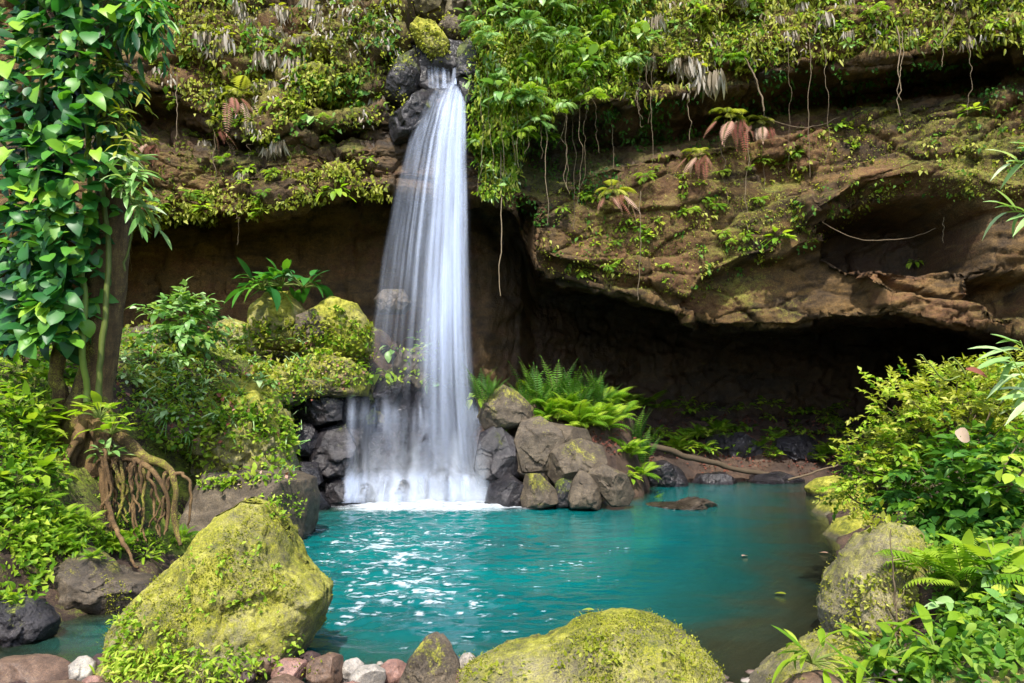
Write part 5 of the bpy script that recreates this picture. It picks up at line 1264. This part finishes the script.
small_clump('bright grass and small leaves around foot of big pointed boulder', in_poly_pts([(110, 655), (260, 668), (255, 683), (110, 683)], 70), 'rg', .08, 7, [F_BRIGHT], T=L_LANCE)
small_clump('green tufts growing on flat grey slab side', in_poly_pts([(262, 498), (304, 490), (304, 516), (264, 512)], 22), 'r', .07, 7, [F_BRIGHT])
small_clump('moss plants covering mossy hanging rock above waterfall', in_poly_pts([(412, 24), (440, 28), (448, 56), (432, 60), (418, 44)], 60), 'r', .1, 6, [F_YEL])
small_clump('low plants over right bank soil below the shrubs', in_poly_pts([(850, 500), (1024, 520), (1024, 683), (860, 683), (870, 655), (940, 650), (945, 560)], 420), 'gr', .09, 7, [F_MID], T=L_OV)

small_clump('low plants and moss along the water edge under the right shrubs', in_poly_pts([(838, 480), (870, 478), (900, 515), (880, 530), (850, 520), (838, 500)], 130), 'gr', .09, 7, [F_YEL])
small_clump('small green leaves sprouting on ledge behind falling water', in_poly_pts([(374, 340), (440, 320), (446, 384), (380, 386)], 26), 'rc', .15, 7, [F_BRIGHT], T=L_OV)
p = at(14, 372, 13.5)
bush('jungle_bush', 'dense bright green bush filling left picture edge behind tree trunk', (p[0], p[1], p[2]), (1.5, .9, 1.0), 260, L_OV, .17, [F_BRIGHT, F_MID], .6, .4, 8, 31)
p = at(-10, 330, 15.5)
bush('jungle_bush', 'darker bush farther back at left picture edge behind tree', (p[0], p[1], p[2]), (2.2, .9, 1.1), 200, L_OV, .2, [F_MID, F_BRIGHT], .45, .45, 8, 33)
for k in range(40):
    wx_ = rr_.uniform(5.5, 13.2); wy_ = 26.2 + abs(rr_.gauss(0, .8))
    o = bpy.data.objects.new('seedling', rr_.choice(MESH[rr_.choice(['ground_bright', 'ground_bright', 'ground_fern'])])); COL.objects.link(o); s = rr_.uniform(.8, 1.5) * (.7 if 'fern' in o.data.name else 1); o.scale = (s, s, s)
    o.location = (wx_, wy_, gheight(wx_, wy_) + .12); o.rotation_euler = (-.2, 0, rr_.uniform(0, 6))
    tag(o, 'small green seedling at back of shaded soil shelf', 'seedling', 'seedlings along the back of the soil shelf')
for x, y, lb in ((845, 575, 'yellow fallen leaf floating near upright mossy rock'), (828, 553, 'small orange leaf floating in dark water near right bank'), (786, 594, 'yellow-green leaf floating by itself in front of low mossy slab'), (594, 610, 'pale leaf floating just beyond broad rounded boulder'), (742, 556, 'small brown leaf floating in middle of right half of pool')):
    rv = ray(x, y); tt_ = (CAM_Z - .035) / -rv[2]; mb = MB(); mb.leaves(L_OV[0], [(0, 0, 0)], [(rr_.uniform(-1, 1), rr_.uniform(-1, 1), 0)], [(0, 0, 1)], .15, rr_.uniform(.6, 1))
    tag(link('floating_leaf', mb.data('floating_leaf', F_YEL if 'yellow' in lb or 'pale' in lb else F_DEAD), loc=(rv[0] * tt_, rv[1] * tt_, .035)), lb, 'leaf')
small_clump('creeping leaves and moss on rocks beside top of waterfall', np.concatenate([in_poly_pts([(386, 40), (412, 36), (416, 60), (396, 74), (384, 70)], 40), in_poly_pts([(404, 6), (470, 6), (484, 40), (470, 44), (440, 20), (410, 22)], 46), in_poly_pts([(466, 44), (482, 50), (482, 110), (470, 110)], 40), in_poly_pts([(388, 92), (410, 90), (404, 112), (386, 120)], 16)]), 'rc', .10, 6, [F_YEL])
# bamboo-like branches coming in at the right edge
def bamboo(label, pts, d, seed, nl=9, L=.34):
    g = np.random.default_rng(seed); P = pathpts([at(a, b, d) for a, b in pts], 20); o = P[0]
    e = empty('leafy_branch', tuple(o)); tag(e, label, 'branch')
    st = MB(); st.tube(P - o, np.linspace(.016, .006, 20), 5, .8); link('stem', st.data('branch_stem', M_STEM), parent=e)
    mb = MB()
    for k in range(nl):
        q = P[5 + int(14 * k / nl)] - o
        mb.leaves(L_LANCE[k % 3], [q], [(-.9 + g.normal(0, .35), -.3 + g.normal(0, .3), .15 + g.normal(0, .45))], [(0, -.5, .9)], L * g.uniform(.7, 1.2), g.uniform(.5, 1), 0, .8)
    link('foliage', mb.data('branch_foliage', F_PALE), parent=e)
bamboo('narrow-leaved branch reaching in high at right picture edge, upper of two', [(1060, 140), (1030, 160), (1010, 164)], 7.0, 1, 6)
bamboo('narrow-leaved branch reaching in at right picture edge, lower of two', [(1060, 240), (1030, 214), (1006, 212)], 7.0, 2, 9)
bamboo('bamboo-like branch with long pale leaves above large sunlit shrub', [(1050, 430), (1030, 390), (1008, 352)], 7.6, 3, 14, .42)
bamboo('second bamboo-like branch at right picture edge behind first', [(1060, 440), (1040, 390), (1020, 340)], 8.2, 4, 14, .42)

def curve_obj(name, label, cat, pts, d, r0, r1, mat, extra=(), wob=.02, rn=.6):
    P = pathpts([at(a, b, d if np.isscalar(d) else d[k]) for k, (a, b) in enumerate(pts)], 40, wob, int(pts[0][0])); mb = MB(); mb.tube(P - P[0], np.linspace(r0, r1, 40), 7, rn, 0, .2, 3)
    for ex in extra:
        Q = pathpts([at(a, b, d if np.isscalar(d) else d[0]) for a, b in ex], 16, wob, int(ex[0][0])); mb.tube(Q - P[0], np.linspace(r1 * 1.2, r1 * .5, 16), 5, rn)
    return tag(link(name, mb.data(name, mat), loc=tuple(P[0])), label, cat)
curve_obj('fern_tendril', 'long curled green tendril rising above sunlit shrub', 'tendril', [(960, 376), (948, 379), (940, 376), (930, 364), (922, 356), (916, 355)], 7.6, .012, .006, M_STEM)
curve_obj('fern_tendril', 'short curled green tendril right of long one', 'tendril', [(966, 374), (958, 362), (952, 357), (947, 360)], 7.6, .011, .006, M_STEM)
curve_obj('bare_twig', 'bare forked twig standing before upright mossy rock', 'twig', [(897, 638), (896, 600), (892, 570), (890, 530)], 6.3, .010, .004, M_TWIG, ([(896, 610), (888, 590), (880, 572)], [(896, 604), (904, 590), (914, 580)], [(896, 630), (910, 622), (918, 615)], [(897, 636), (920, 640), (946, 638)]), rn=.5)
curve_obj('fallen_branch', 'long fallen branch lying along soil shelf behind pool', 'branch', [(598, 446), (640, 446), (690, 457), (735, 471), (790, 479)], (22.5, 23.5, 24.2, 24.7, 24.9), .14, .08, M_TWIG, wob=.14, rn=.1)
curve_obj('fallen_branch', 'thin grey stick poking out over water behind right shrub', 'branch', [(788, 480), (812, 473), (838, 465)], 24.0, .04, .03, M_TWIG, wob=.05, rn=.4)
mb = MB(); o = at(955, 432, 7.55)
mb.leaves(L_OV[2], [(0, 0, 0)], [(.8, -.3, -.3)], [(-.2, -.9, .3)], .2, .9, 0, 1.6); tag(link('dead_leaf', mb.data('dead_leaf', F_DEAD), loc=tuple(o)), 'pinkish white dead leaf lying on sunlit shrub', 'leaf')
mb = MB(); o = at(966, 369, 7.5)
mb.leaves(L_LANCE[1], [(0, 0, 0)], [(1, -.1, -.1)], [(0, -.8, .6)], .3, .35, 0, 1.3); tag(link('dead_leaf', mb.data('dead_leaf', F_DEAD), loc=tuple(o)), 'orange brown pointed dead leaf above sunlit shrub', 'leaf')
# ------------------------------------------------------------------ light
SUN_EL, SUN_AZ = math.radians(55), math.radians(186)     # azimuth of the sun measured clockwise from +Y
w = bpy.data.worlds.new('World'); S.world = w; w.use_nodes = True
nt = w.node_tree; bg = nt.nodes['Background']
sky = nt.nodes.new('ShaderNodeTexSky'); sky.sky_type = 'NISHITA'; sky.sun_disc = False
sky.sun_elevation = SUN_EL; sky.sun_rotation = SUN_AZ; sky.air_density = 1.0; sky.dust_density = 2.0
nt.links.new(sky.outputs[0], bg.inputs[0]); bg.inputs[1].default_value = .15
sd = bpy.data.lights.new('sun', 'SUN'); sd.energy = 3.1; sd.angle = math.radians(.6); sd.color = (1, .95, .86)
so = bpy.data.objects.new('sun', sd); COL.objects.link(so)
d = Vector((math.sin(SUN_AZ) * math.cos(SUN_EL), math.cos(SUN_AZ) * math.cos(SUN_EL), math.sin(SUN_EL)))
so.rotation_euler = d.to_track_quat('Z', 'Y').to_euler(); so.location = (-6, -10, 30)
S.view_settings.view_transform = 'Standard'; S.view_settings.look = 'None'; S.view_settings.gamma = 1; S.view_settings.exposure = 1.35
S.view_settings.use_curve_mapping = False
S.render.engine = 'CYCLES'
c = S.cycles
c.use_denoising = True; c.denoiser = 'OPENIMAGEDENOISE'
c.max_bounces = 6; c.diffuse_bounces = 3; c.glossy_bounces = 3; c.transmission_bounces = 4; c.transparent_max_bounces = 40
c.caustics_reflective = False; c.caustics_refractive = False; c.sample_clamp_indirect = 4
c.use_adaptive_sampling = True; c.adaptive_threshold = .02
